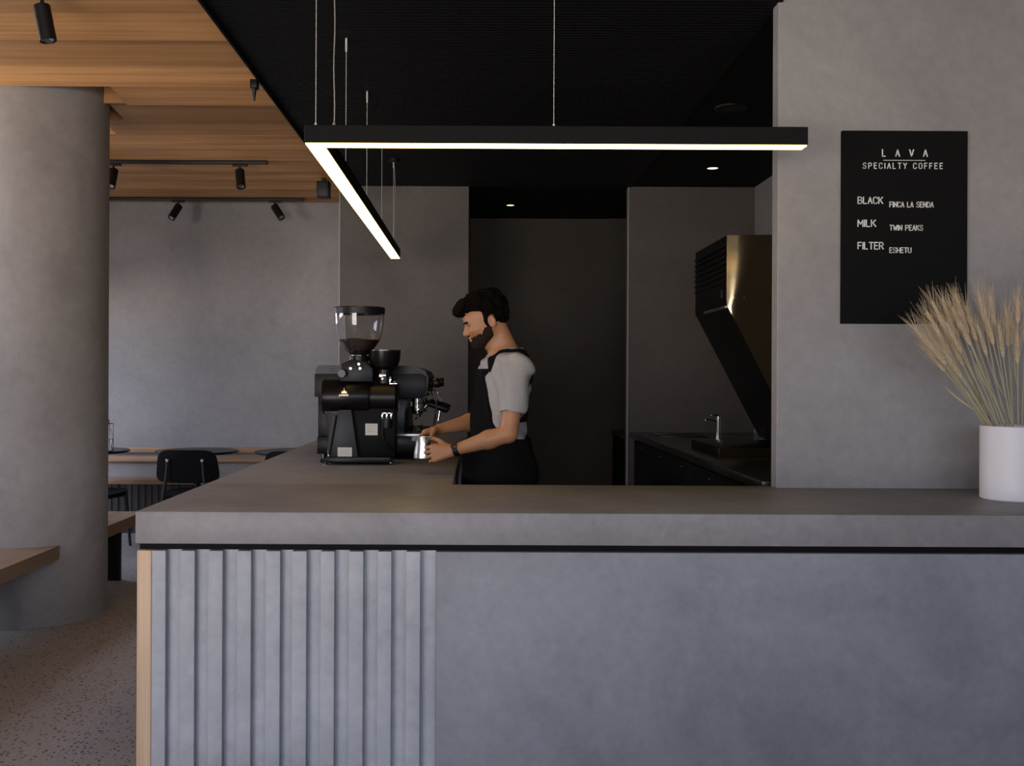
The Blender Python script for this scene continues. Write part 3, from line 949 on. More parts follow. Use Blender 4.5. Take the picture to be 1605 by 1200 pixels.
# sink and mixer tap
x, y, _ = P(1126, 685, 7.96)
sk = thing('sink', 'dark inset sink bowl with steel rim in the kitchen bench', 'sink', (1.62, 8.2, 0.95))
bm = new_bm()
for a in ((1.42, 1.80, 8.36, 8.37), (1.42, 1.80, 7.98, 7.99), (1.42, 1.43, 7.99, 8.36), (1.79, 1.80, 7.99, 8.36)):
    add_box(bm, a[0], a[1], a[2], a[3], 0.95, 0.955, 0.001)
obj('rim', bm, M['dark_steel'], sk)
bm = new_bm(); add_box(bm, 1.43, 1.79, 7.99, 8.36, 0.9502, 0.952)
obj('bowl', bm, M['black_satin'], sk)
tp = thing('tap', 'chrome mixer tap standing on the kitchen bench by the sloping hood', 'tap', (x, y, 0.95))
bm = new_bm(); add_cyl(bm, (x, y, 0.95), 0.019, 0.165, n=24); add_cyl(bm, (x, y, 0.95), 0.024, 0.006, n=24)
obj('body', bm, M['chrome'], tp)
bm = new_bm(); add_tube(bm, [(x - 0.012, y, 1.078), (x - 0.075, y, 1.092), (x - 0.108, y, 1.097)], [0.011, 0.010, 0.009], 14)
add_cyl(bm, (x - 0.102, y, 1.075), 0.008, 0.02, n=14)
obj('spout', bm, M['chrome'], tp)
bm = new_bm(); add_box(bm, x - 0.062, x + 0.016, y - 0.012, y + 0.012, 1.118, 1.127, 0.002)
obj('lever', bm, M['chrome'], tp)

# low black griddle box and the sloping extraction hood above it
g0 = 1.41
gr = thing('griddle', 'low black appliance box on the kitchen bench below the hood', 'appliance', (1.8, 6.4, 0.95))
bm = new_bm(); add_box(bm, g0, XK - 0.004, 5.975, 6.75, 0.95, 1.008, 0.002)
obj('case', bm, M['black_satin'], gr)
bm = new_bm(); add_box(bm, g0 + 0.002, XK - 0.006, 5.970, 5.9755, 0.954, 1.004)
obj('front_plate', bm, M['hood_steel'], gr, label='shiny steel front plate')
hx = 1.457
hd = thing('extraction_hood', 'polished steel kitchen hood with black louvred face and sloping underside', 'hood', (1.9, 6.4, 1.02))
hy0, hy1 = 6.0, 6.87
prof = [(hx, 2.250), (hx, 1.842), (1.893, 1.012), (XK - 0.004, 1.012), (XK - 0.004, 2.250)]
bm = new_bm(); add_prism(bm, prof, 'y', hy0 + 0.004, hy1)
obj('shell', bm, M['black_satin'], hd)
bm = new_bm()
g_ = {}
NU, NV = 48, 24
for a in range(NU + 1):
    for c_ in range(NV + 1):
        zz = 1.011 + (2.253 - 1.011) * c_ / NV
        xl = hx - 0.001 if zz >= 1.842 else hx + (1.893 - hx) * (1.842 - zz) / (1.842 - 1.011)
        uu = (a / NU) ** 2
        xx = xl + (XK - 0.004 - xl) * uu
        q = min(1.0, (xx - hx) / (0.05 + 0.16 * max(0.0, (zz - 1.80) / 0.45)))
        g_[a, c_] = bm.verts.new((xx, hy0 - 0.030 * (1 - (1 - q) ** 2) * max(0.0, min(1.0, (zz - 1.6) / 0.6)), zz))
for a in range(NU):
    for c_ in range(NV):
        bm.faces.new((g_[a, c_], g_[a + 1, c_], g_[a + 1, c_ + 1], g_[a, c_ + 1]))
r_ = bmesh.ops.extrude_face_region(bm, geom=bm.faces[:])
for v_ in r_['geom']:
    if isinstance(v_, bmesh.types.BMVert): v_.co.y = hy0 + 0.004
bmesh.ops.recalc_face_normals(bm, faces=bm.faces[:])
obj('end_plate', bm, M['hood_steel'], hd, label='polished steel end plate')
bm = new_bm(); add_box(bm, hx - 0.001, XK - 0.004, hy0 + 0.004, hy1, 2.250, 2.254)
obj('top_plate', bm, M['hood_steel'], hd)
bm = new_bm()
for k in range(7):
    z = 2.215 - k * 0.035
    add_prism(bm, [(hx, z), (hx - 0.014, z - 0.022), (hx - 0.014, z - 0.026), (hx, z - 0.008)], 'y', hy0 + 0.03, hy1 - 0.02)
obj('louvres', bm, M['black_metal'], hd)
bm = new_bm(); add_box(bm, hx - 0.012, hx, hy0 + 0.08, hy0 + 0.18, 1.885, 1.945, 0.003); add_cyl(bm, (hx - 0.012, hy0 + 0.13, 1.915), 0.014, 0.012, (-1, 0, 0), 18)
obj('switch', bm, M['black_plastic'], hd)
bm = new_bm(); add_box(bm, hx - 0.004, hx + 0.03, hy0 + 0.02, hy0 + 0.60, 1.826, 1.842, 0.002)
obj('lip_rail', bm, M['steel'], hd)
bm = new_bm()
for q in (1185 - 35, 1172 - 6 - 0): 
    xx, yy_, zz = P(q, 466.5, hy0)
    add_cyl(bm, (xx, hy0 - 0.008, zz), 0.004, 0.016, (0, -1, 0), 10, 0.001)
obj('screws', bm, M['chrome'], hd)

# ------------------------------------------------------------------ seating area
BXR, BXL = -2.362, -3.02
def bench(y0, y1, notch, label):
    r = thing('bench', label, 'bench', ((BXR + BXL) / 2, (y0 + y1) / 2, 0))
    zt_, th = 0.452, 0.075
    pts = []
    R = CR + 0.003
    xs = [BXR + (BXL - BXR) * k / 24 for k in range(25)]
    if notch == 'far':
        pts = [(BXL, y0), (BXR, y0)] + [(x_, CY - math.sqrt(max(0, R * R - (x_ - CX) ** 2))) for x_ in xs]
    else:
        pts = [(BXR, y1), (BXL, y1)] + [(x_, CY + math.sqrt(max(0, R * R - (x_ - CX) ** 2))) for x_ in xs[::-1]]
    bm = new_bm(); add_prism(bm, pts, 'z', zt_ - th, zt_)
    obj('seat', bm, M['bench_wood'], r, sm=False)
    for yl in ((y0 + 0.3, y1 - 0.95) if notch == 'far' else (y1 - 0.18,)):
        bm = new_bm(); add_box(bm, BXL + 0.08, BXR - 0.10, yl - 0.02, yl + 0.02, 0.0, zt_ - th, 0.003)
        obj('leg', bm, M['black_metal'], r)
bench(2.2, 6.0, 'far', 'long timber bench running into the near side of the column')
bench(6.2, 7.22, 'near', 'short timber bench piece behind the column, next to the bar corner')

bq = thing('banquette', 'timber and grey wall banquette along the back wall under the grey render', 'banquette', (-3.5, 9.2, 0))
bm = new_bm(); add_box(bm, XL + 0.02, EX - 0.02, 9.10, YF - 0.002, 0.44, 0.475, 0.003)
obj('seat', bm, M['rail_wood'], bq)
bm = new_bm(); add_box(bm, XL + 0.02, EX - 0.02, 9.14, YF - 0.002, 0.0, 0.44)
yy = XL + 0.03
while yy < EX - 0.06:
    add_box(bm, yy, yy + 0.03, 9.128, 9.14, 0.02, 0.44); yy += 0.06
obj('base', bm, M['base_dark'], bq)
for z0, z1 in ((0.700, 0.752), (0.617, 0.668)):
    bm = new_bm(); add_box(bm, XL + 0.02, EX - 0.02, YF - 0.035, YF - 0.002, z0, z1, 0.003)
    obj('back_rail', bm, M['rail_wood'], bq)


def round_table(x, y, label):
    r = thing('round_table', label, 'table', (x, y, 0), 'black round tables along the banquette')
    bm = new_bm(); add_lathe(bm, [(0, 0.752), (0.33, 0.752), (0.346, 0.758), (0.35, 0.766), (0.346, 0.774), (0, 0.775)], (x, y, 0), n=56)
    obj('tabletop', bm, M['black_satin'], r)
    bm = new_bm(); add_lathe(bm, [(0, 0.012), (0.03, 0.012), (0.03, 0.74), (0.10, 0.745), (0.10, 0.752), (0, 0.752)], (x, y, 0), n=24)
    obj('pedestal', bm, M['black_metal'], r)
    bm = new_bm(); add_lathe(bm, [(0, 0), (0.20, 0), (0.20, 0.008), (0.05, 0.014), (0, 0.014)], (x, y, 0), n=40)
    obj('foot', bm, M['black_metal'], r)
round_table(-3.34, 8.72, 'black round table at the back partly hidden by the column')
round_table(-2.40, 8.72, 'black round table behind the middle black chair')
round_table(-1.555, 8.72, 'black round table at the back mostly hidden by the bar worktop')


def chair(x, y, rz, label):
    """shell-back chair facing +y before it is turned by rz"""
    r = thing('dining_chair', label, 'chair', (x, y, 0), 'black dining chairs at the round tables')
    def ob(n, bm, m): 
        o = obj(n, bm, m, None); o.parent = r; return o
    # seat
    bm = new_bm()
    n = 14; top = []; bot = []
    pts = []
    for k in range(40):
        a = 2 * PI * k / 40
        c, s = math.cos(a), math.sin(a)
        ex = 0.23 * math.copysign(abs(c) ** 0.55, c); ey = 0.22 * math.copysign(abs(s) ** 0.55, s)
        pts.append((ex, ey))
    T = [bm.verts.new((p[0], p[1], 0.462 + 0.012 * (p[1] / .22))) for p in pts]
    T2 = [bm.verts.new((p[0] * .8, p[1] * .8, 0.452 + 0.006 * (p[1] / .22))) for p in pts]
    B = [bm.verts.new((p[0] * .97, p[1] * .97, 0.440 + 0.012 * (p[1] / .22))) for p in pts]
    for k in range(40):
        j = (k + 1) % 40
        bm.faces.new((T[k], T[j], T2[j], T2[k])); bm.faces.new((T[j], T[k], B[k], B[j]))
    bm.faces.new(T2); bm.faces.new(B[::-1])
    bmesh.ops.recalc_face_normals(bm, faces=bm.faces[:])
    ob('seat', bm, M['chair_shell'])
    # curved back shell with rounded corners
    bm = new_bm()
    nx, nz = 24, 12
    W, Z0, Z1 = 0.245, 0.555, 0.822
    grid = {}
    for side in (0, 1):
        for i in range(nx + 1):
            for j in range(nz + 1):
                u = -1 + 2 * i / nx; v = -1 + 2 * j / nz
                # superellipse outline
                mx_ = max(abs(u), abs(v)); 
                if mx_ > 0:
                    q = (abs(u) ** 5 + abs(v) ** 5) ** (1 / 5)
                    uu, vv = u * mx_ / q, v * mx_ / q
                else: uu, vv = 0, 0
                xx = uu * W * (1.0 - 0.07 * vv)
                zz = (Z0 + Z1) / 2 + vv * (Z1 - Z0) / 2
                yy_ = -0.215 + 0.055 * (uu ** 2) - 0.05 * (vv + 1) / 2 - 0.013 * side
                grid[side, i, j] = bm.verts.new((xx, yy_, zz))
    for i in range(nx):
        for j in range(nz):
            bm.faces.new((grid[0, i, j], grid[0, i + 1, j], grid[0, i + 1, j + 1], grid[0, i, j + 1]))
            bm.faces.new((grid[1, i, j], grid[1, i, j + 1], grid[1, i + 1, j + 1], grid[1, i + 1, j]))
    def rim(seq):
        for (a, b_) in zip(seq, seq[1:]): bm.faces.new((grid[0, a[0], a[1]], grid[1, a[0], a[1]], grid[1, b_[0], b_[1]], grid[0, b_[0], b_[1]]))
    rim([(i, 0) for i in range(nx + 1)]); rim([(nx, j) for j in range(nz + 1)]); rim([(i, nz) for i in range(nx, -1, -1)]); rim([(0, j) for j in range(nz, -1, -1)])
    bmesh.ops.recalc_face_normals(bm, faces=bm.faces[:])
    bk = ob('backrest', bm, M['chair_shell'])
    for sgn in (-1, 1):
        bm = new_bm()
        add_tube(bm, [(sgn * 0.205, -0.30, 0.0), (sgn * 0.175, -0.262, 0.45), (sgn * 0.15, -0.268, 0.60), (sgn * 0.138, -0.272, 0.745)], [0.010, 0.014, 0.012, 0.010], 12)
        ob('leg', bm, M['charcoal'])
        bm = new_bm(); add_cyl(bm, (sgn * 0.138, -0.262, 0.74), 0.013, 0.022, (0, -1, 0), 16)
        c_ = ob('bolt', bm, M['steel'])
        bm = new_bm()
        add_tube(bm, [(sgn * 0.20, 0.20, 0.0), (sgn * 0.18, 0.16, 0.445)], [0.011, 0.017], 12)
        ob('leg', bm, M['charcoal'])
    bm = new_bm()
    add_tube(bm, [(-0.178, -0.25, 0.425), (0.178, -0.25, 0.425)], 0.010, 10)
    add_tube(bm, [(-0.175, 0.15, 0.425), (0.175, 0.15, 0.425)], 0.010, 10)
    for sgn in (-1, 1): add_tube(bm, [(sgn * 0.176, -0.25, 0.425), (sgn * 0.178, 0.16, 0.425)], 0.010, 10)
    ob('seat_frame', bm, M['charcoal'])
    r.rotation_euler = (0, 0, rz)
    return r
chair(PX(296, 730, 8.20), 8.36, 0.0, 'black chair seen from behind, in the middle between column and bar')
chair(-3.13, 8.33, -0.3, 'black chair turned beside the column, mostly hidden by it')
chair(-1.45, 8.28, 0.0, 'black chair behind the bar worktop edge, only its top showing')

# bottle in a black wire holder on the far table by the column
x, y, z = P(169, 690, 8.6)
bt = thing('bottle', 'glass bottle with cork in a wire holder on the table beside the column', 'bottle', (x, y, 0.775))
bm = new_bm(); add_lathe(bm, [(0, 0.006), (0.034, 0.006), (0.038, 0.012), (0.038, 0.15), (0.03, 0.175), (0.016, 0.195), (0.016, 0.235), (0.013, 0.235), (0.013, 0.195), (0.027, 0.172), (0.035, 0.148), (0.035, 0.014), (0, 0.012)], (x, y, 0.775), n=28)
obj('flask', bm, M['glass'], bt)
bm = new_bm(); add_cyl(bm, (x, y, 0.775 + 0.225), 0.014, 0.04, n=18)
obj('cork', bm, M['rail_wood'], bt)
bm = new_bm()
for zz in (0.003, 0.10, 0.23): add_lathe(bm, [(0.0435, -0.002), (0.0465, -0.002), (0.0465, 0.002), (0.0435, 0.002)], (x, y, 0.775 + zz), n=28, close=True)
for k in range(4):
    a = k * PI / 2 + 0.6
    add_tube(bm, [(x + 0.045 * math.cos(a), y + 0.045 * math.sin(a), 0.777), (x + 0.045 * math.cos(a), y + 0.045 * math.sin(a), 0.775 + 0.10)], 0.002, 6)
    add_tube(bm, [(x + 0.045 * math.cos(a), y + 0.045 * math.sin(a), 0.875), (x + 0.045 * math.cos(a + .8), y + 0.045 * math.sin(a + .8), 0.777)], 0.0018, 6)
    add_tube(bm, [(x + 0.045 * math.cos(a), y + 0.045 * math.sin(a), 0.875), (x + 0.045 * math.cos(a), y + 0.045 * math.sin(a), 0.775 + 0.23)], 0.0015, 6)
obj('wire_holder', bm, M['black_metal'], bt)

# ------------------------------------------------------------------ coffee grinder
GYF, GYB = 5.37, 5.60          # front and back of the grinder
GM = (GYF + GYB) / 2
def gx(px): return PX(px, 650, GYF)
def gz(py): return PZ(560, py, GYF)
gd = thing('coffee_grinder', 'tall black coffee grinder with clear bean hopper on the bar worktop', 'coffee grinder', (gx(558), GM, ZT))
bm = new_bm()
add_prism(bm, [(gx(503), gz(725)), (gx(612), gz(725)), (gx(613), gz(716)), (gx(512), gz(715)), (gx(501), gz(721))], 'y', GYF, GYB, 0.003)
obj('base', bm, M['black_satin'], gd)
for px in (510, 612):
    for yy in (GYF + 0.022, GYB - 0.03):
        bm = new_bm(); add_lathe(bm, [(0, 0), (0.013, 0), (0.014, 0.004), (0.008, 0.010), (0.008, gz(724) - ZT), (0, gz(724) - ZT)], (gx(px), yy, ZT), n=20)
        obj('foot', bm, M['chrome'], gd, label='chrome screw foot')
# tapered stand with a flat front panel
bm = new_bm()
add_prism(bm, [(gx(520), gz(716)), (gx(618), gz(716)), (gx(618), gz(640)), (gx(556), gz(640)), (gx(532), gz(640))], 'y', GYF + 0.055, GYB - 0.015, 0.004)
obj('stand', bm, M['lamp_black'], gd)
bm = new_bm()
add_prism(bm, [(gx(517.5), gz(716)), (gx(561), gz(716)), (gx(550), gz(642)), (gx(530), gz(642))], 'y', GYF + 0.012, GYF + 0.054, 0.003)
obj('front_panel', bm, M['charcoal'], gd, label='dark grey tapered front panel')
bm = new_bm()
add_tube(bm, [(gx(514), GYF + 0.03, gz(712)), (gx(524), GYF + 0.03, gz(652))], 0.010, 12)
obj('clamp_bar', bm, M['charcoal'], gd)
bm = new_bm(); add_cyl(bm, (gx(514), GYF + 0.03, gz(716)), 0.008, 0.02, n=14)
obj('clamp_bolt', bm, M['chrome'], gd)
bm = new_bm()
add_prism(bm, [(gx(502), gz(640)), (gx(577), gz(640)), (gx(572), gz(652)), (gx(540), gz(658)), (gx(519), gz(706)), (gx(511), gz(706)), (gx(511), gz(678)), (gx(507), gz(650))], 'y', GYF + 0.06, GYB - 0.03, 0.004)
obj('chute', bm, M['black_plastic'], gd)
# motor drum and grinding head, axis along x
rz_ = 0.094
cz = gz(622)
bm = new_bm(); add_lathe(bm, [(0, 0), (rz_ - 0.012, 0), (rz_ - 0.003, 0.003), (rz_, 0.012), (rz_, gx(577) - gx(501) - 0.006), (rz_ - 0.004, gx(577) - gx(501)), (0, gx(577) - gx(501))], (gx(501), GM, cz), (1, 0, 0), 56)
obj('motor_drum', bm, M['black_satin'], gd)
bm = new_bm(); add_lathe(bm, [(0, 0), (rz_ - 0.014, 0), (rz_ - 0.010, 0.003), (rz_ - 0.010, gx(622) - gx(578.5) - 0.014), (rz_ - 0.022, gx(622) - gx(578.5)), (0, gx(622) - gx(578.5))], (gx(578.5), GM, cz), (1, 0, 0), 56)
obj('grinding_head', bm, M['black_satin'], gd)
bm = new_bm(); add_lathe(bm, [(0.0, 0), (rz_ - 0.020, 0), (rz_ - 0.020, gx(578.7) - gx(576.8)), (0, gx(578.7) - gx(576.8))], (gx(576.8), GM, cz), (1, 0, 0), 48)
obj('joint_ring', bm, M['black_plastic'], gd)
# emblem: small gold crown above a scribbled word mark
bm = new_bm()
ef = GM - rz_ - 0.0005
def em(u, v): return (gx(530 + u), gz(605 + v))
ey = GYF + 0.018
add_prism(bm, [em(4, 11), em(13, 11), em(12, 7.5), em(10.4, 9), em(8.6, 5), em(6.8, 9), em(5, 7.5)], 'y', ey, ey + 0.012)
add_ell(bm, (em(8.6, 3.4)[0], ey + 0.003, em(8.6, 3.4)[1]), (0.0028, 0.003, 0.004), 10, 8)
random.seed(3)
for k in range(7):
    u0 = 1.0 + k * 2.1
    add_prism(bm, [em(u0, 15.5), em(u0 + 1.2, 15.2), em(u0 + 1.6, 12.6 + (k % 2) * 0.6), em(u0 + 0.5, 12.6)], 'y', ey - 0.003, ey + 0.012)
add_prism(bm, [em(0.2, 16.2), em(1.4, 16.4), em(2.4, 13.0), em(1.2, 12.8)], 'y', ey - 0.003, ey + 0.012)
obj('emblem', bm, M['gold'], gd, sm=False)
# dial, hopper collar
bm = new_bm(); add_lathe(bm, [(0, 0), (0.021, 0), (0.022, 0.003), (0.022, 0.028), (0.02, 0.03), (0, 0.03)], (gx(535), GYF + 0.035, gz(585)), (0, -1, 0), 28)
obj('dial', bm, M['blue_dial'], gd, label='blue black dial')
bm = new_bm()
add_prism(bm, [(gx(531), gz(598)), (gx(583), gz(598)), (gx(583), gz(577)), (gx(572), gz(566)), (gx(548), gz(563)), (gx(533), gz(570))], 'y', GYF + 0.04, GYB - 0.04, 0.006)
obj('hopper_mount', bm, M['black_plastic'], gd)
bm = new_bm()
for px, py in ((548, 577), (561, 570), (563, 577)):
    add_cyl(bm, (gx(px), GYF + 0.041, gz(py)), 0.008, 0.012, (0, -1, 0), 14)
obj('hopper_screws', bm, M['chrome'], gd)
hxc = gx(558.5)
HZ = lambda py: PZ(558, py, GM)
k_ = GM / F
bm = new_bm()
outer = [(12, 562), (12, 556), (20, 550), (31, 536), (36, 522), (38.2, 506), (39, 491)]
inner = [(r - 0.9, p) for r, p in outer]
add_lathe(bm, [(r * k_, HZ(p)) for r, p in outer] + [(r * k_, HZ(p)) for r, p in inner[::-1]], (hxc, GM, 0), n=64, close=True)
obj('hopper', bm, M['glass'], gd, label='clear hopper')
bm = new_bm()
add_lathe(bm, [(0, HZ(529)), (15 * k_, HZ(529.5)), (31.2 * k_, HZ(532)), (29.2 * k_, HZ(536.5)), (18.4 * k_, HZ(550.5)), (10.6 * k_, HZ(556.5)), (10.6 * k_, HZ(561)), (0, HZ(561))], (hxc, GM, 0), n=48)
obj('beans', bm, M['beans'], gd, label='dark roasted coffee beans')
bpy.context.view_layer.objects.active = None
bm = new_bm()
add_lathe(bm, [(0, HZ(485)), (37 * k_, HZ(485)), (37 * k_, HZ(492)), (40 * k_, HZ(492)), (40.5 * k_, HZ(483)), (39 * k_, HZ(481.5)), (30 * k_, HZ(481)), (0, HZ(481))], (hxc, GM, 0), n=64)
obj('hopper_lid', bm, M['black_plastic'], gd)
bm = new_bm()
add_lathe(bm, [(0, HZ(566)), (15 * k_, HZ(566)), (15 * k_, HZ(558)), (12.2 * k_, HZ(557)), (12.2 * k_, HZ(561.5)), (0, HZ(561.5))], (hxc, GM, 0), n=40)
obj('hopper_collar', bm, M['black_satin'], gd)
# dosing bowl on the grinding head
bxc = gx(599)
bm = new_bm()
add_lathe(bm, [(0, HZ(600)), (14 * k_, HZ(600)), (14 * k_, HZ(579)), (21 * k_, HZ(574)), (24.6 * k_, HZ(563)), (25.5 * k_, HZ(549)), (24.4 * k_, HZ(548.4)), (23.4 * k_, HZ(562)), (19 * k_, HZ(572)), (0, HZ(575))], (bxc, GM, 0), n=48)
obj('dosing_bowl', bm, M['black_satin'], gd)
bm = new_bm()
add_lathe(bm, [(25.7 * k_, HZ(549.6)), (25.7 * k_, HZ(548.0)), (24.2 * k_, HZ(548.0)), (24.2 * k_, HZ(549.6))], (bxc, GM, 0), n=48, close=True)
obj('bowl_rim', bm, M['dark_steel'], gd)
bm = new_bm(); add_box(bm, gx(592), gx(603), GM - 0.052, GM - 0.042, gz(591), gz(585), 0.002); add_box(bm, gx(596), gx(599), GM - 0.053, GM - 0.043, gz(596), gz(590), 0.001)
obj('latch', bm, M['chrome'], gd, label='chrome latch')
bm = new_bm(); add_box(bm, gx(608.5), gx(611.5), GM - 0.058, GM - 0.045, gz(601), gz(590), 0.001); add_box(bm, gx(608.5), gx(621), GM - 0.058, GM - 0.045, gz(602), gz(599.5), 0.001)
obj('bracket', bm, M['chrome'], gd, label='chrome angle bracket')
# stickers
for nm, a, lab in (('sticker', (571, 590.5, 682.5, 664), 'square pale sticker'), ('sticker', (529, 551.5, 715.5, 701), 'pale label plate low on the stand')):
    yf = (GYF + 0.055) if a[0] > 560 else (GYF + 0.012)
    bm = new_bm(); add_box(bm, gx(a[0]), gx(a[1]), yf - 0.0012, yf + 0.002, gz(a[2]), gz(a[3]), 0.0003, 1)
    st = obj(nm, bm, M['sticker'], gd, label=lab)
    bm = new_bm()
    w0, w1 = gx(a[0] + 2.5), gx(a[1] - 2.5)
    for q in range(3):
        z = gz(a[3] + 3 + q * (a[2] - a[3] - 5) / 3)
        add_box(bm, w0, w1 - (w1 - w0) * (0.0, 0.25, 0.1)[q], yf - 0.0016, yf - 0.001, z - 0.0008, z + 0.0008)
    obj('print', bm, M['ink'], st, sm=False)
# outlet spout, clips, cable
bm = new_bm(); add_lathe(bm, [(0.0, 0), (0.022, 0), (0.030, -0.015), (0.032, -0.06), (0.030, -0.085), (0.0, -0.085)], (gx(605), GYF + 0.045, gz(645)), n=28)
obj('spout', bm, M['black_plastic'], gd)
bm = new_bm()
for px in (599, 606, 613): add_box(bm, gx(px) - 0.004, gx(px) + 0.004, GYF + 0.008, GYF + 0.020, gz(656), gz(646), 0.001)
add_box(bm, gx(598), gx(615), GYF + 0.010, GYF + 0.018, gz(648), gz(646), 0.001)
obj('spout_clip', bm, M['chrome'], gd, label='chrome spring clip')
bm = new_bm()
add_tube(bm, [(gx(600), GYF + 0.04, gz(665)), (gx(598), GYF + 0.03, gz(680)), (gx(601), GYF + 0.03, gz(692)), (gx(610), GYF + 0.035, gz(702)), (gx(618), GYF + 0.06, gz(708))], 0.006, 10)
obj('cable', bm, M['black_plastic'], gd)

# ------------------------------------------------------------------ espresso machine
MY0, MY1 = 5.72, 6.52
def mx(px): return PX(px, 620, MY0)
def mz(py): return PZ(640, py, MY0)
em_ = thing('espresso_machine', 'black espresso machine behind the grinder on the bar worktop', 'espresso machine', (-0.6, 6.1, ZT))
bm = new_bm()
top = [(mx(494), mz(622)), (mx(494), mz(578)), (mx(499), mz(572.5)), (mx(600), mz(572)), (mx(640), mz(573)), (mx(656), mz(576)), (mx(666), mz(581)), (mx(671), mz(590)), (mx(671), mz(600)), (mx(668), mz(616)), (mx(660), mz(622))]
add_prism(bm, top, 'y', MY0 + 0.012, MY1 - 0.012)
obj('body', bm, M['black_satin'], em_)
for yy in (MY0, MY1 - 0.012):
    bm = new_bm(); add_prism(bm, [(p[0], p[1]) for p in [(mx(493), mz(622)), (mx(493), mz(586)), (mx(620), mz(586)), (mx(660), mz(585)), (mx(668), mz(590)), (mx(668), mz(612)), (mx(661), mz(624)), (mx(620), mz(624))]], 'y', yy, yy + 0.012, 0.002)
    obj('side_panel', bm, M['black_plastic'], em_)
bm = new_bm(); add_box(bm, mx(497), mx(634), MY0 + 0.04, MY1 - 0.04, mz(700), mz(621), 0.004)
obj('rear_body', bm, M['black_satin'], em_)
bm = new_bm(); add_box(bm, mx(497), mx(664), MY0 + 0.01, MY1 - 0.01, mz(712), mz(684), 0.006)
obj('tray_base', bm, M['black_satin'], em_)
bm = new_bm(); add_box(bm, mx(612), mx(666), MY0, MY1, mz(684), mz(679.5), 0.002)
obj('drip_tray', bm, M['steel'], em_, label='steel drip tray')
bm = new_bm()
for yy in np.linspace(MY0 + 0.03, MY1 - 0.03, 14): add_tube(bm, [(mx(634.5), yy, mz(678.8)), (mx(665), yy, mz(678.8))], 0.0025, 6)
obj('tray_grid', bm, M['chrome'], em_)
for px in (505, 655):
    for yy in (MY0 + 0.06, MY1 - 0.06):
        bm = new_bm(); add_cyl(bm, (mx(px), yy, ZT), 0.02, mz(711) - ZT, n=20)
        obj('foot', bm, M['dark_steel'], em_)
bm = new_bm()
for q in (0, 1): add_tube(bm, [(mx(516), MY0 + 0.008, mz(578 + q * 4)), (mx(523), MY0 + 0.008, mz(577.6 + q * 4))], 0.002, 6)
obj('vent_slots', bm, M['steel'], em_)
def group(yy):
    bm = new_bm()
    xg = mx(652)
    add_lathe(bm, [(0, 0.03), (0.036, 0.03), (0.036, 0.0), (0.040, -0.004), (0.040, -0.028), (0.034, -0.034), (0, -0.034)], (xg, yy, mz(624) - 0.03), n=32)
    add_cyl(bm, (mx(640), yy, mz(632)), 0.012, mx(648) - mx(640), (1, 0, 0), 16)
    g = obj('group_head', bm, M['chrome'], em_, label='chrome group head')
    for q in (0, 1, 2, 3):
        a = q * PI / 2 + 0.4
        bm = new_bm(); add_cyl(bm, (xg + 0.041 * math.cos(a), yy + 0.041 * math.sin(a), mz(624) - 0.05), 0.005, 0.03, n=10)
        obj('bolt', bm, M['chrome'], g)
    bm = new_bm()
    zz = mz(624) - 0.068
    add_lathe(bm, [(0, 0.012), (0.034, 0.012), (0.036, 0.0), (0.032, -0.022), (0.012, -0.03), (0, -0.03)], (xg, yy, zz), n=28)
    add_tube(bm, [(xg + 0.03, yy, zz), (mx(668), yy, mz(634))], 0.008, 12)
    add_tube(bm, [(xg, yy, zz - 0.02), (xg, yy, zz - 0.04), (xg - 0.012, yy - 0.012, zz - 0.055)], 0.006, 10)
    pf = obj('portafilter', bm, M['chrome'], em_)
    bm = new_bm()
    add_tube(bm, [(mx(666), yy, mz(631.5)), (mx(670), yy, mz(633)), (mx(684), yy, mz(637.5)), (mx(697), yy, mz(642)), (mx(701.5), yy, mz(643.5))], [0.012, 0.0175, 0.020, 0.022, 0.017], 18)
    obj('handle', bm, M['black_plastic'], pf, label='black handle')
group(MY0 + 0.18); group(MY0 + 0.53)
for yy in (MY0 + 0.05, MY1 - 0.05):
    bm = new_bm()
    zz = mz(599.5)
    prof = [(0, 0), (0.010, 0), (0.010, 0.012), (0.024, 0.016), (0.028, 0.022), (0.026, 0.032), (0.022, 0.036), (0.027, 0.046), (0.028, 0.066), (0.024, 0.073), (0, 0.074)]
    add_lathe(bm, [(r, h * 1.0) for r, h in prof], (mx(668), yy, zz), (1, 0, 0), 24)
    obj('steam_knob', bm, M['black_plastic'], em_)
    bm = new_bm()
    add_tube(bm, [(mx(668), yy, mz(612)), (mx(675), yy, mz(615)), (mx(684), yy, mz(632)), (mx(682), yy, mz(652)), (mx(679.5), yy, mz(668))], [0.006, 0.006, 0.005, 0.0045, 0.004], 10)
    obj('steam_wand', bm, M['chrome'], em_)
# glass cup waiting on the drip tray
x, y, z = mx(651), MY0 + 0.19, mz(678.8) + 0.0025
bm = new_bm(); add_lathe(bm, [(0, 0), (0.024, 0), (0.030, 0.02), (0.035, 0.038), (0.0335, 0.038), (0.0285, 0.02), (0.022, 0.004), (0, 0.004)], (x, y, z), n=32)
tag(obj('glass_cup', bm, M['glass']), 'small glass cup on the drip tray under the portafilter', 'cup')

# ------------------------------------------------------------------ the barista: one continuous body from a distance field
H = 0.004
GX0, GX1, GY0, GY1, GZ0, GZ1 = -0.44, 0.40, 4.58, 5.48, -0.02, 1.90
NX, NY, NZ = int((GX1 - GX0) / H), int((GY1 - GY0) / H), int((GZ1 - GZ0) / H)
AX = (GX0 + H * np.arange(NX)).astype(np.float32)
AY = (GY0 + H * np.arange(NY)).astype(np.float32)
AZ = (GZ0 + H * np.arange(NZ)).astype(np.float32)
BIG = 0.09


def field(): return np.full((NX, NY, NZ), BIG, np.float32)


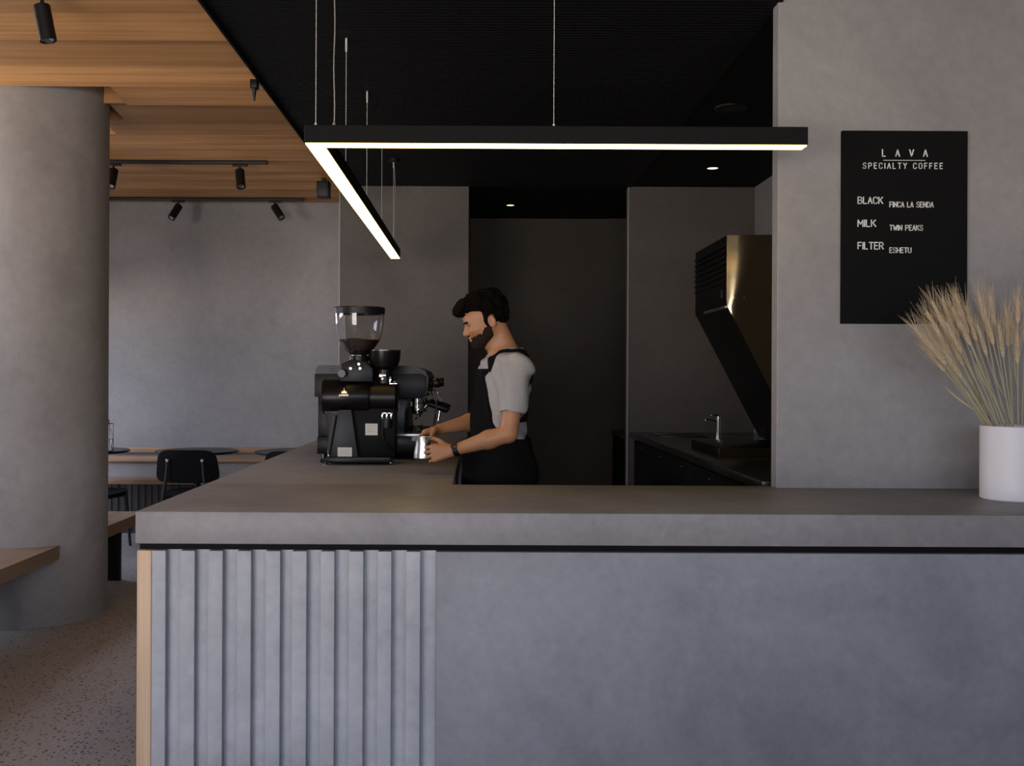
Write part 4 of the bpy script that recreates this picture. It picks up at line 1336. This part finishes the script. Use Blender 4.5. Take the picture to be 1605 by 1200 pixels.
def region(lo, hi):
    s = []
    for a, l, h in zip((AX, AY, AZ), lo, hi):
        i0 = int(np.searchsorted(a, l)); i1 = int(np.searchsorted(a, h))
        s.append(slice(max(0, i0), max(i0, i1)))
    return tuple(s)


def smin(a, b, k):
    if k <= 0: return np.minimum(a, b)
    h = np.clip(0.5 + 0.5 * (b - a) / k, 0, 1)
    return b + (a - b) * h - k * h * (1 - h)


def coords(sl):
    return AX[sl[0]][:, None, None], AY[sl[1]][None, :, None], AZ[sl[2]][None, None, :]


MARG = 0.05


def capsule(fd, a, b, ra, rb, k=0.02, cut=False):
    a = np.array(a, float); b = np.array(b, float); r = max(ra, rb) + MARG + k
    sl = region(np.minimum(a, b) - r, np.maximum(a, b) + r)
    x, y, z = coords(sl)
    d = b - a; L2 = float(d @ d) or 1e-9
    t = np.clip(((x - a[0]) * d[0] + (y - a[1]) * d[1] + (z - a[2]) * d[2]) / L2, 0, 1)
    dist = np.sqrt((x - a[0] - t * d[0]) ** 2 + (y - a[1] - t * d[1]) ** 2 + (z - a[2] - t * d[2]) ** 2) - (ra + (rb - ra) * t)
    if cut: fd[sl] = -smin(-fd[sl], dist, k)
    else: fd[sl] = smin(fd[sl], dist, k)


def ellipsoid(fd, c, rad, k=0.02, R=None, cut=False):
    """R: 3x3 with rows = local axes in world"""
    c = np.array(c, float); rad = np.array(rad, float); r = rad.max() + MARG + k
    sl = region(c - r, c + r)
    x, y, z = coords(sl)
    dx, dy, dz = x - c[0], y - c[1], z - c[2]
    if R is None: u, v, w = dx, dy, dz
    else: u, v, w = [R[i][0] * dx + R[i][1] * dy + R[i][2] * dz for i in range(3)]
    k0 = np.sqrt((u / rad[0]) ** 2 + (v / rad[1]) ** 2 + (w / rad[2]) ** 2)
    k1 = np.sqrt((u / rad[0] ** 2) ** 2 + (v / rad[1] ** 2) ** 2 + (w / rad[2] ** 2) ** 2)
    dist = np.where(k1 > 1e-6, k0 * (k0 - 1) / np.maximum(k1, 1e-6), -rad.min()).astype(np.float32)
    if cut: fd[sl] = -smin(-fd[sl], dist, k)
    else: fd[sl] = smin(fd[sl], dist, k)


def nets(fd, name, mat, parent, off=(0, 0, 0), relax=0):
    """surface nets: one quad mesh on the zero level of the field"""
    s = fd < 0
    c = np.zeros((NX - 1, NY - 1, NZ - 1), np.int8)
    corners = [(i, j, k) for i in (0, 1) for j in (0, 1) for k in (0, 1)]
    for i, j, k in corners: c += s[i:NX - 1 + i, j:NY - 1 + j, k:NZ - 1 + k]
    act = (c > 0) & (c < 8)
    I, J, K = np.nonzero(act)
    n = len(I)
    idx = np.full(act.shape, -1, np.int32); idx[I, J, K] = np.arange(n)
    V = {q: fd[I + q[0], J + q[1], K + q[2]] for q in corners}
    acc = np.zeros((n, 3)); cnt = np.zeros(n)
    for a in corners:
        for ax in range(3):
            if a[ax] == 1: continue
            b = list(a); b[ax] = 1; b = tuple(b)
            va, vb = V[a], V[b]
            m = (va < 0) != (vb < 0)
            t = np.where(m, va / np.where(m, va - vb, 1), 0)
            for q in range(3):
                acc[:, q] += np.where(m, a[q] + (t if q == ax else 0), 0)
            cnt += m
    pos = acc / cnt[:, None] + np.stack([I, J, K], 1)
    pos = pos * H + np.array([GX0, GY0, GZ0])
    quads = []
    for ax in range(3):
        o1, o2 = [(1, 2), (2, 0), (0, 1)][ax]
        sh = [slice(None)] * 3; sh2 = [slice(None)] * 3
        sh[ax] = slice(0, -1); sh2[ax] = slice(1, None)
        sa, sb = s[tuple(sh)], s[tuple(sh2)]
        E = np.argwhere(sa != sb)
        E = E[(E[:, o1] > 0) & (E[:, o2] > 0) & (E[:, o1] < fd.shape[o1] - 1) & (E[:, o2] < fd.shape[o2] - 1)]
        ins = sa[E[:, 0], E[:, 1], E[:, 2]]
        def at(d1, d2):
            Q = E.copy(); Q[:, o1] -= d1; Q[:, o2] -= d2
            return idx[Q[:, 0], Q[:, 1], Q[:, 2]]
        q = np.stack([at(1, 1), at(0, 1), at(0, 0), at(1, 0)], 1)
        q[~ins] = q[~ins][:, ::-1]
        quads.append(q)
    quads = np.concatenate(quads); quads = quads[(quads >= 0).all(1)]
    for _ in range(relax):
        sm = np.zeros_like(pos); ct = np.zeros(n)
        for a in range(4):
            b = (a + 1) % 4
            np.add.at(sm, quads[:, a], pos[quads[:, b]]); np.add.at(ct, quads[:, a], 1)
            np.add.at(sm, quads[:, b], pos[quads[:, a]]); np.add.at(ct, quads[:, b], 1)
        pos = pos * 0.5 + 0.5 * sm / np.maximum(ct, 1)[:, None]
    pos = pos - np.array(parent.location if parent else (0, 0, 0))
    me = bpy.data.meshes.new(name)
    me.vertices.add(n); me.vertices.foreach_set('co', pos.astype(np.float32).ravel())
    m = len(quads)
    me.loops.add(m * 4); me.loops.foreach_set('vertex_index', quads.astype(np.int32).ravel())
    me.polygons.add(m)
    me.polygons.foreach_set('loop_start', np.arange(0, 4 * m, 4, dtype=np.int32))
    me.update(calc_edges=True); me.validate()
    for p in me.polygons: p.use_smooth = True
    me.materials.append(mat)
    o = bpy.data.objects.new(name, me); COL.objects.link(o)
    if parent: o.parent = parent
    return o


person = thing('person', 'man with dark hair and beard in grey t-shirt and black apron behind the bar', 'person', (0.10, 5.0, 0))

YAW = math.radians(14)
Fv = np.array([-math.cos(YAW), -math.sin(YAW), 0.0])       # where the chest points
Lv = np.array([math.sin(YAW), -math.cos(YAW), 0.0])        # his left, towards the camera
Zv = np.array([0, 0, 1.0])
def B(f, l, z, o=(0.125, 5.0)):
    return np.array([o[0], o[1], 0]) + Fv * f + Lv * l + Zv * z
RB = np.array([Fv, Lv, Zv])

torso = field()
# trunk, from neck root to pelvis (forward, left, up; radii forward, left, up)
ellipsoid(torso, B(0.00, 0, 1.36), (0.108, 0.165, 0.16), 0.05, RB)
ellipsoid(torso, B(0.005, 0, 1.45), (0.085, 0.155, 0.085), 0.05, RB)
ellipsoid(torso, B(0.025, 0, 1.20), (0.105, 0.150, 0.17), 0.06, RB)
ellipsoid(torso, B(0.025, 0, 1.05), (0.115, 0.160, 0.15), 0.06, RB)
ellipsoid(torso, B(0.005, 0, 0.95), (0.118, 0.170, 0.13), 0.06, RB)
capsule(torso, B(-0.01, 0.06, 1.50), B(-0.015, 0.175, 1.455), 0.045, 0.058, 0.05)
capsule(torso, B(-0.01, -0.06, 1.50), B(-0.015, -0.175, 1.455), 0.045, 0.058, 0.05)
# joints
SL = B(-0.015, 0.178, 1.445); SR = B(0.0, -0.178, 1.445)
EL = np.array(P(797, 679, 4.79)); WL = np.array(P(712, 705, 4.86))
ER = np.array([0.035, 5.25, 1.20]); WR = np.array(P(690, 672, 5.08))
arms = field()
for S, E_, W in ((SL, EL, WL), (SR, ER, WR)):
    capsule(arms, S, S + (E_ - S) * 0.5, 0.056, 0.049, 0.03)
    capsule(arms, S + (E_ - S) * 0.5, E_, 0.049, 0.042, 0.03)
    capsule(arms, E_, E_ + (W - E_) * 0.35, 0.041, 0.043, 0.02)
    capsule(arms, E_ + (W - E_) * 0.35, W, 0.043, 0.026, 0.02)

body = np.minimum(torso, BIG).copy()
body = smin(body, arms, 0.04)

# head: forward, left, up in the head's own tilted frame
PITCH = math.radians(17); HY = math.radians(6)
hf0 = np.array([-math.cos(HY), -math.sin(HY), 0.0]); hl = np.array([math.sin(HY), -math.cos(HY), 0.0])
hf = hf0 * math.cos(PITCH) - Zv * math.sin(PITCH)
hu = hf0 * math.sin(PITCH) + Zv * math.cos(PITCH)
HC = np.array(P(761, 504, 5.0))
RH = np.array([hf, hl, hu])
def Hp(f, l, u): return HC + hf * f + hl * l + hu * u
head = field()
ellipsoid(head, Hp(-0.018, 0, 0.040), (0.097, 0.076, 0.090), 0.02, RH)
ellipsoid(head, Hp(0.030, 0, -0.015), (0.068, 0.064, 0.085), 0.03, RH)
ellipsoid(head, Hp(0.040, 0, 0.045), (0.062, 0.062, 0.055), 0.03, RH)
for s_ in (-1, 1):
    capsule(head, Hp(-0.005, s_ * 0.052, -0.050), Hp(0.055, s_ * 0.022, -0.092), 0.020, 0.020, 0.03)
    ellipsoid(head, Hp(0.062, s_ * 0.040, -0.022), (0.026, 0.022, 0.020), 0.025, RH)      # cheekbones
    capsule(head, Hp(0.086, s_ * 0.010, 0.018), Hp(0.078, s_ * 0.044, 0.020), 0.011, 0.010, 0.014)  # brows
ellipsoid(head, Hp(0.070, 0, -0.096), (0.024, 0.028, 0.020), 0.02, RH)                   # chin
for s_ in (-1, 1): ellipsoid(head, Hp(0.094, s_ * 0.032, 0.000), (0.014, 0.018, 0.011), 0.008, RH, cut=True)
for s_ in (-1, 1): ellipsoid(head, Hp(0.074, s_ * 0.032, 0.000), (0.0135, 0.016, 0.0125), 0.004, RH)
capsule(head, Hp(0.090, 0, 0.012), Hp(0.112, 0, -0.028), 0.008, 0.0115, 0.012)            # nose
ellipsoid(head, Hp(0.109, 0, -0.031), (0.013, 0.012, 0.010), 0.008, RH)
for s_ in (-1, 1): ellipsoid(head, Hp(0.099, s_ * 0.012, -0.033), (0.012, 0.008, 0.008), 0.006, RH)
capsule(head, Hp(0.096, 0, -0.055), Hp(0.085, 0.022, -0.059), 0.0065, 0.004, 0.006)
capsule(head, Hp(0.096, 0, -0.055), Hp(0.085, -0.022, -0.059), 0.0065, 0.004, 0.006)
capsule(head, Hp(0.093, 0, -0.068), Hp(0.083, 0.018, -0.065), 0.0075, 0.004, 0.006)
capsule(head, Hp(0.093, 0, -0.068), Hp(0.083, -0.018, -0.065), 0.0075, 0.004, 0.006)
capsule(head, Hp(0.097, 0.018, -0.0618), Hp(0.101, -0.018, -0.0618), 0.0022, 0.0022, 0.003, cut=True)
skull = head.copy()
for s_ in (-1, 1):
    ellipsoid(head, Hp(-0.022, s_ * 0.078, -0.008), (0.020, 0.009, 0.032), 0.006, RH)
    ellipsoid(head, Hp(-0.018, s_ * 0.088, -0.004), (0.011, 0.007, 0.018), 0.005, RH, cut=True)
body = smin(body, head, 0.01)
NB = B(-0.035, 0, 1.49)
capsule(body, NB, Hp(-0.042, 0, -0.045), 0.062, 0.054, 0.03)
capsule(body, B(0.02, 0, 1.49), Hp(0.000, 0, -0.065), 0.040, 0.038, 0.03)

# hands: palm, five bent fingers, thumb from the side of the palm
hands = field()
def hand(W, fdir, palm_n, side, curls, spread, lens=None, thumb=None):
    """fdir: wrist->knuckles; palm_n: the way the palm faces; side: towards the thumb"""
    f = fdir / np.linalg.norm(fdir); pn = palm_n - f * (palm_n @ f); pn /= np.linalg.norm(pn)
    sd = np.cross(f, pn); sd = sd if sd @ side > 0 else -sd
    L = 0.088
    for q in np.linspace(-1, 1, 4):
        capsule(hands, W + sd * q * 0.012, W + f * L + sd * q * 0.033 - pn * 0.002, 0.018, 0.0135, 0.012)
    ellipsoid(hands, W + f * 0.035 + sd * 0.024 + pn * 0.010, (0.030, 0.016, 0.016), 0.012, np.array([f, sd, pn]))
    tips_ = []
    for i, (ln, rr) in enumerate(((0.088, 0.0090), (0.098, 0.0094), (0.091, 0.0090), (0.072, 0.0080))):
        q = 1 - i * 2 / 3
        p = W + f * (L - abs(q) * 0.006) + sd * q * 0.031
        ang = 0.0
        d0 = f + sd * q * spread; d0 /= np.linalg.norm(d0)
        segs = (0.45, 0.30, 0.25)
        for j, sg in enumerate(segs):
            ang += curls[i][j]
            d = d0 * math.cos(ang) + pn * math.sin(ang)
            p2 = p + d * ln * sg
            capsule(hands, p, p2, rr * (1 - 0.06 * j), rr * (0.95 - 0.08 * j), 0.004)
            p = p2
        tips_.append(p)
    t0 = W + f * 0.030 + sd * 0.030 + pn * 0.008
    td = thumb if thumb is not None else (f * 0.6 + sd * 0.7 + pn * 0.35)
    td = td / np.linalg.norm(td)
    t1 = t0 + td * 0.040
    t2 = t1 + (td * 0.8 + f * 0.35 + pn * 0.25) / np.linalg.norm(td * 0.8 + f * 0.35 + pn * 0.25) * 0.034
    t3 = t2 + (td * 0.5 + f * 0.5 + pn * 0.5) / np.linalg.norm(td * 0.5 + f * 0.5 + pn * 0.5) * 0.027
    capsule(hands, t0, t1, 0.0145, 0.0115, 0.010); capsule(hands, t1, t2, 0.0112, 0.0100, 0.004); capsule(hands, t2, t3, 0.0100, 0.0085, 0.004)
    return tips_

JUG = np.array(P(663, 701, 4.925))          # centre of the milk jug he holds
JR, JH = 0.044, 0.105
# left hand, near the camera: reaches forward-left and closes round the jug
fl = np.array([-0.97, 0.03, -0.14])
hand(WL + fl * 0.012, fl, np.array([0.05, 1.0, -0.25]), np.array([0, 0.2, 1.0]),
     [(0.35, 0.6, 0.45), (0.42, 0.65, 0.5), (0.5, 0.7, 0.5), (0.6, 0.7, 0.5)], 0.08)
fr = np.array([-0.80, -0.48, -0.28])
hand(WR + fr * 0.012, fr, np.array([0.15, -0.5, -0.85]), np.array([-0.6, -0.7, 0.3]),
     [(0.30, 0.45, 0.35), (0.35, 0.5, 0.4), (0.42, 0.55, 0.4), (0.5, 0.6, 0.4)], 0.10)
body = smin(body, hands, 0.012)

# legs and feet under the apron
legs = field()
for s_ in (-1, 1):
    hip = B(0.0, s_ * 0.09, 0.93); knee = B(0.03, s_ * 0.10, 0.50); ank = B(-0.005, s_ * 0.11, 0.09)
    capsule(legs, hip, knee, 0.088, 0.058, 0.03); capsule(legs, knee, knee + (ank - knee) * .35, 0.056, 0.057, 0.02); capsule(legs, knee + (ank - knee) * .35, ank, 0.057, 0.036, 0.02)
    capsule(legs, B(-0.03, s_ * 0.11, 0.045), B(0.15, s_ * 0.125, 0.03), 0.036, 0.027, 0.02)
body = smin(body, legs, 0.03)
nets(body, 'body', M['skin'], person, relax=1)

X3, Y3, Z3 = AX[:, None, None], AY[None, :, None], AZ[None, None, :]
fcoord = (X3 - 0.125) * Fv[0] + (Y3 - 5.0) * Fv[1] + 0 * Z3
lcoord = (X3 - 0.125) * Lv[0] + (Y3 - 5.0) * Lv[1] + 0 * Z3

def ripple(a, b, c, amp):
    return (amp * np.sin(a * X3 + b * Y3 + c * Z3 + 1.3 * np.sin(17 * Z3 + 9 * Y3) + 0.8 * np.sin(23 * X3))).astype(np.float32)

# t-shirt: body offset outwards, open at neck, sleeves and hem
sleeve = field()
for S, E_ in ((SL, EL), (SR, ER)):
    d = (E_ - S) / np.linalg.norm(E_ - S)
    capsule(sleeve, S, S + d * 0.21, 0.066, 0.066, 0.03)
    # cut flat at the cuff
    c0 = S + d * 0.205
    m = (X3 - c0[0]) * d[0] + (Y3 - c0[1]) * d[1] + (Z3 - c0[2]) * d[2]
    near = ((X3 - c0[0]) ** 2 + (Y3 - c0[1]) ** 2 + (Z3 - c0[2]) ** 2) < 0.16 ** 2
    sleeve = np.where(near, np.maximum(sleeve, m.astype(np.float32)), sleeve)
shirt = smin(torso - 0.014, sleeve, 0.035) + ripple(30, 22, 38, 0.0060) + ripple(62, -48, 40, 0.0036)
neckc = B(0.010, 0, 1.548)
nk = np.sqrt(((X3 - neckc[0])) ** 2 + ((Y3 - neckc[1])) ** 2 + ((Z3 - neckc[2] - 0.03) * 0.9) ** 2) - 0.086
shirt = np.maximum(shirt, 0.93 - Z3)
shirt = -smin(-shirt, nk.astype(np.float32), 0.004)
collar = field()
shirt_full = shirt.copy()
nets(shirt, 'tshirt', M['shirt'], person, relax=2)
del shirt, nk
# collar band
ring = []
bm = new_bm()
pts = []
for k in range(28):
    a = 2 * PI * k / 28
    p = B(-0.022 + 0.066 * math.cos(a), 0.070 * math.sin(a), 1.520 - 0.034 * math.cos(a))
    pts.append(Vector(p))
pts.append(pts[0])
add_tube(bm, pts, 0.008, 8, cap=False)
obj('collar', bm, M['shirt'], person)

# apron: front bib with straps, wrapping round the hips to mid-thigh
skirt = smin(torso - 0.022, legs - 0.040, 0.10)
low = smin(skirt, torso - 0.022, 0.02) + ripple(30, 22, 10, 0.003)
hang = field()
capsule(hang, B(0.040, 0, 1.02), B(0.048, 0, 0.52), 0.158, 0.178, 0.05)
low = smin(low, hang - 0.0, 0.05)
low = np.maximum(low, Z3 - 1.12)
low = np.maximum(low, 0.45 - Z3)
bib = (shirt_full - 0.010)
halfw = (0.085 + np.clip((1.42 - Z3) / 0.30, 0, 1) ** 1.5 * 0.10).astype(np.float32)
bib = np.maximum(bib, np.abs(lcoord) - halfw)
bib = np.maximum(bib, 0.0 - fcoord)
bib = np.maximum(bib, Z3 - 1.455)
bib = np.maximum(bib, 1.05 - Z3)
apron = smin(low, bib, 0.012)
nets(apron.astype(np.float32), 'apron', M['black_fabric'], person, relax=1)
del low, skirt, hang, apron
for s_ in (-1, 1):
    st = (shirt_full - 0.009)
    slant = lcoord - s_ * (0.092 + 0.045 * np.clip((0.10 - fcoord) / 0.12, 0, 1))
    st = np.maximum(st, np.abs(slant) - 0.013)
    st = np.maximum(st, np.where(fcoord > 0, 1.44 - Z3, 1.20 - Z3))
    nets(st.astype(np.float32), 'apron_strap', M['black_fabric'], person, relax=1)
    del st
# trousers and shoes
tr = smin(legs - 0.012, torso - 0.010, 0.02)
tr = np.maximum(tr, Z3 - 1.0); tr = np.maximum(tr, 0.075 - Z3)
nets(tr.astype(np.float32), 'trousers', M['black_fabric'], person, relax=1)
sh = np.maximum(legs - 0.010, Z3 - 0.085); sh = np.maximum(sh, 0.001 - Z3)
nets(sh.astype(np.float32), 'shoes', M['shoe'], person, relax=1)
del tr, sh, bib

# hair, brows and beard grow on the skull's own surface
hfc = (X3 - HC[0]) * hf[0] + (Y3 - HC[1]) * hf[1] + (Z3 - HC[2]) * hf[2]
hlc = (X3 - HC[0]) * hl[0] + (Y3 - HC[1]) * hl[1] + (Z3 - HC[2]) * hl[2]
huc = (X3 - HC[0]) * hu[0] + (Y3 - HC[1]) * hu[1] + (Z3 - HC[2]) * hu[2]
hair = skull - 0.013
quiff = field()
ellipsoid(quiff, Hp(0.070, 0.0, 0.100), (0.058, 0.062, 0.032), 0.02, RH)
ellipsoid(quiff, Hp(0.000, 0.0, 0.118), (0.085, 0.066, 0.036), 0.03, RH)
ellipsoid(quiff, Hp(-0.060, 0.0, 0.085), (0.062, 0.070, 0.060), 0.03, RH)
ellipsoid(quiff, Hp(0.105, 0.0, 0.085), (0.034, 0.052, 0.026), 0.02, RH)
cap = np.maximum(hair, (0.062 - huc - np.clip(-hfc - 0.005, 0, 0.06) * 1.5))       # hairline drops behind the temples
cap = np.maximum(cap, hfc - 0.085)
sideb = np.maximum(skull - 0.007, np.maximum(np.maximum(hfc - 0.010, -0.028 - hfc), np.maximum(huc - 0.07, -0.03 - huc)))
back = np.maximum(skull - 0.012, np.maximum(hfc + 0.040, -0.016 - huc))
hair = smin(smin(smin(cap, quiff, 0.02), sideb, 0.008), back, 0.01)
hair = hair + (0.004 * np.sin(95 * hfc + 40 * hlc + 2 * np.sin(60 * huc)) + 0.003 * np.sin(150 * hlc + 70 * hfc) + 0.0018 * np.sin(420 * hlc + 160 * hfc + 3 * np.sin(80 * huc)) + 0.0016 * np.sin(380 * huc - 190 * hfc)).astype(np.float32)
for s_ in (-1, 1):
    ec = np.sqrt(((hfc + 0.020) / 0.021) ** 2 + ((hlc - s_ * 0.082) / 0.030) ** 2 + ((huc + 0.010) / 0.034) ** 2) - 1
    hair = np.maximum(hair, -ec.astype(np.float32) * 0.02)
nets(hair.astype(np.float32), 'hair', M['hair'], person)
be = skull - 0.006
lim = np.where(hfc > 0.045, -0.048, -0.048 + (0.045 - hfc) * 0.85)
lim = lim + 0.004 * np.sin(240 * hfc + 130 * hlc) + 0.003 * np.sin(420 * hfc)
be = np.maximum(be, huc - lim)
be = be + 0.004 * np.clip((huc - lim + 0.022) / 0.022, 0, 1)
be = np.maximum(be, -0.012 - hfc)
lips = np.sqrt(((hfc - 0.098) / 1.3) ** 2 + (hlc / 1.4) ** 2 + ((huc + 0.062)) ** 2) - 0.0165
be = -np.minimum(-be, lips)
be = be + (0.0012 * np.sin(300 * hlc + 220 * huc) * np.sin(260 * hfc)).astype(np.float32)
nets(be.astype(np.float32), 'beard', M['beard'], person)
eb = np.maximum(skull - 0.004, np.maximum(np.abs(huc - 0.021 - 0.0 * hfc) - 0.0045, np.maximum(0.012 - np.abs(hlc), np.abs(hlc) - 0.05)))
eb = np.maximum(eb, 0.05 - hfc)
nets(eb.astype(np.float32), 'eyebrows', M['hair'], person)
del hair, be, eb, cap, sideb, back, lips, lim, quiff
bm = new_bm()
for s_ in (-1, 1): add_ell(bm, tuple(Hp(0.0765, s_ * 0.033, -0.001)), (0.0125, 0.0125, 0.0075), 16, 10)
obj('eyes', bm, M['eye'], person)
# dark wrist watch on the near arm
wa = (WL - EL) / np.linalg.norm(WL - EL)
bm = new_bm()
add_lathe(bm, [(0.0285, -0.013), (0.0325, -0.013), (0.0325, 0.013), (0.0285, 0.013)], tuple(WL - wa * 0.012), tuple(wa), 28, close=True)
wt = obj('watch', bm, M['black_plastic'], person, label='dark wrist watch')
bm = new_bm()
u, v = frame_of(wa)
wn_ = Vector((-0.1, -0.75, 0.65)); wn_ = (wn_ - Vector(wa) * wn_.dot(Vector(wa))).normalized()
add_cyl(bm, tuple(Vector(WL - wa * 0.012) + wn_ * 0.030), 0.016, 0.008, tuple(wn_), 24)
obj('watch_face', bm, M['dark_steel'], wt)

# milk jug in his hands
jb = JUG - Zv * (JH / 2)
jg = thing('milk_jug', 'small steel milk jug held in the hands of the man', 'jug', tuple(jb))
bm = new_bm()
add_lathe(bm, [(0, 0), (JR - 0.004, 0), (JR, 0.004), (JR - 0.001, 0.03), (JR - 0.009, 0.075), (JR - 0.008, JH), (JR - 0.0095, JH), (JR - 0.0105, 0.075), (JR - 0.0025, 0.03), (JR - 0.004, 0.006), (0, 0.004)], tuple(jb), n=40)
obj('jug_body', bm, M['steel'], jg)
bm = new_bm()
tp_ = Vector(jb) + Vector((-(JR - 0.012), 0, JH - 0.022))
add_prism(bm, [(jb[0] - JR + 0.010, -0.014), (jb[0] - JR + 0.010, 0.014), (jb[0] - JR - 0.010, 0.0)], 'z', jb[2] + JH - 0.02, jb[2] + JH)
for v_ in bm.verts: v_.co.y += jb[1]
obj('pouring_lip', bm, M['steel'], jg)
bm = new_bm()
add_tube(bm, [(jb[0] + JR - 0.010, jb[1], jb[2] + 0.088), (jb[0] + JR + 0.018, jb[1], jb[2] + 0.088), (jb[0] + JR + 0.024, jb[1], jb[2] + 0.070), (jb[0] + JR + 0.018, jb[1], jb[2] + 0.030), (jb[0] + JR - 0.003, jb[1], jb[2] + 0.024)], 0.0045, 8)
obj('handle', bm, M['steel'], jg)
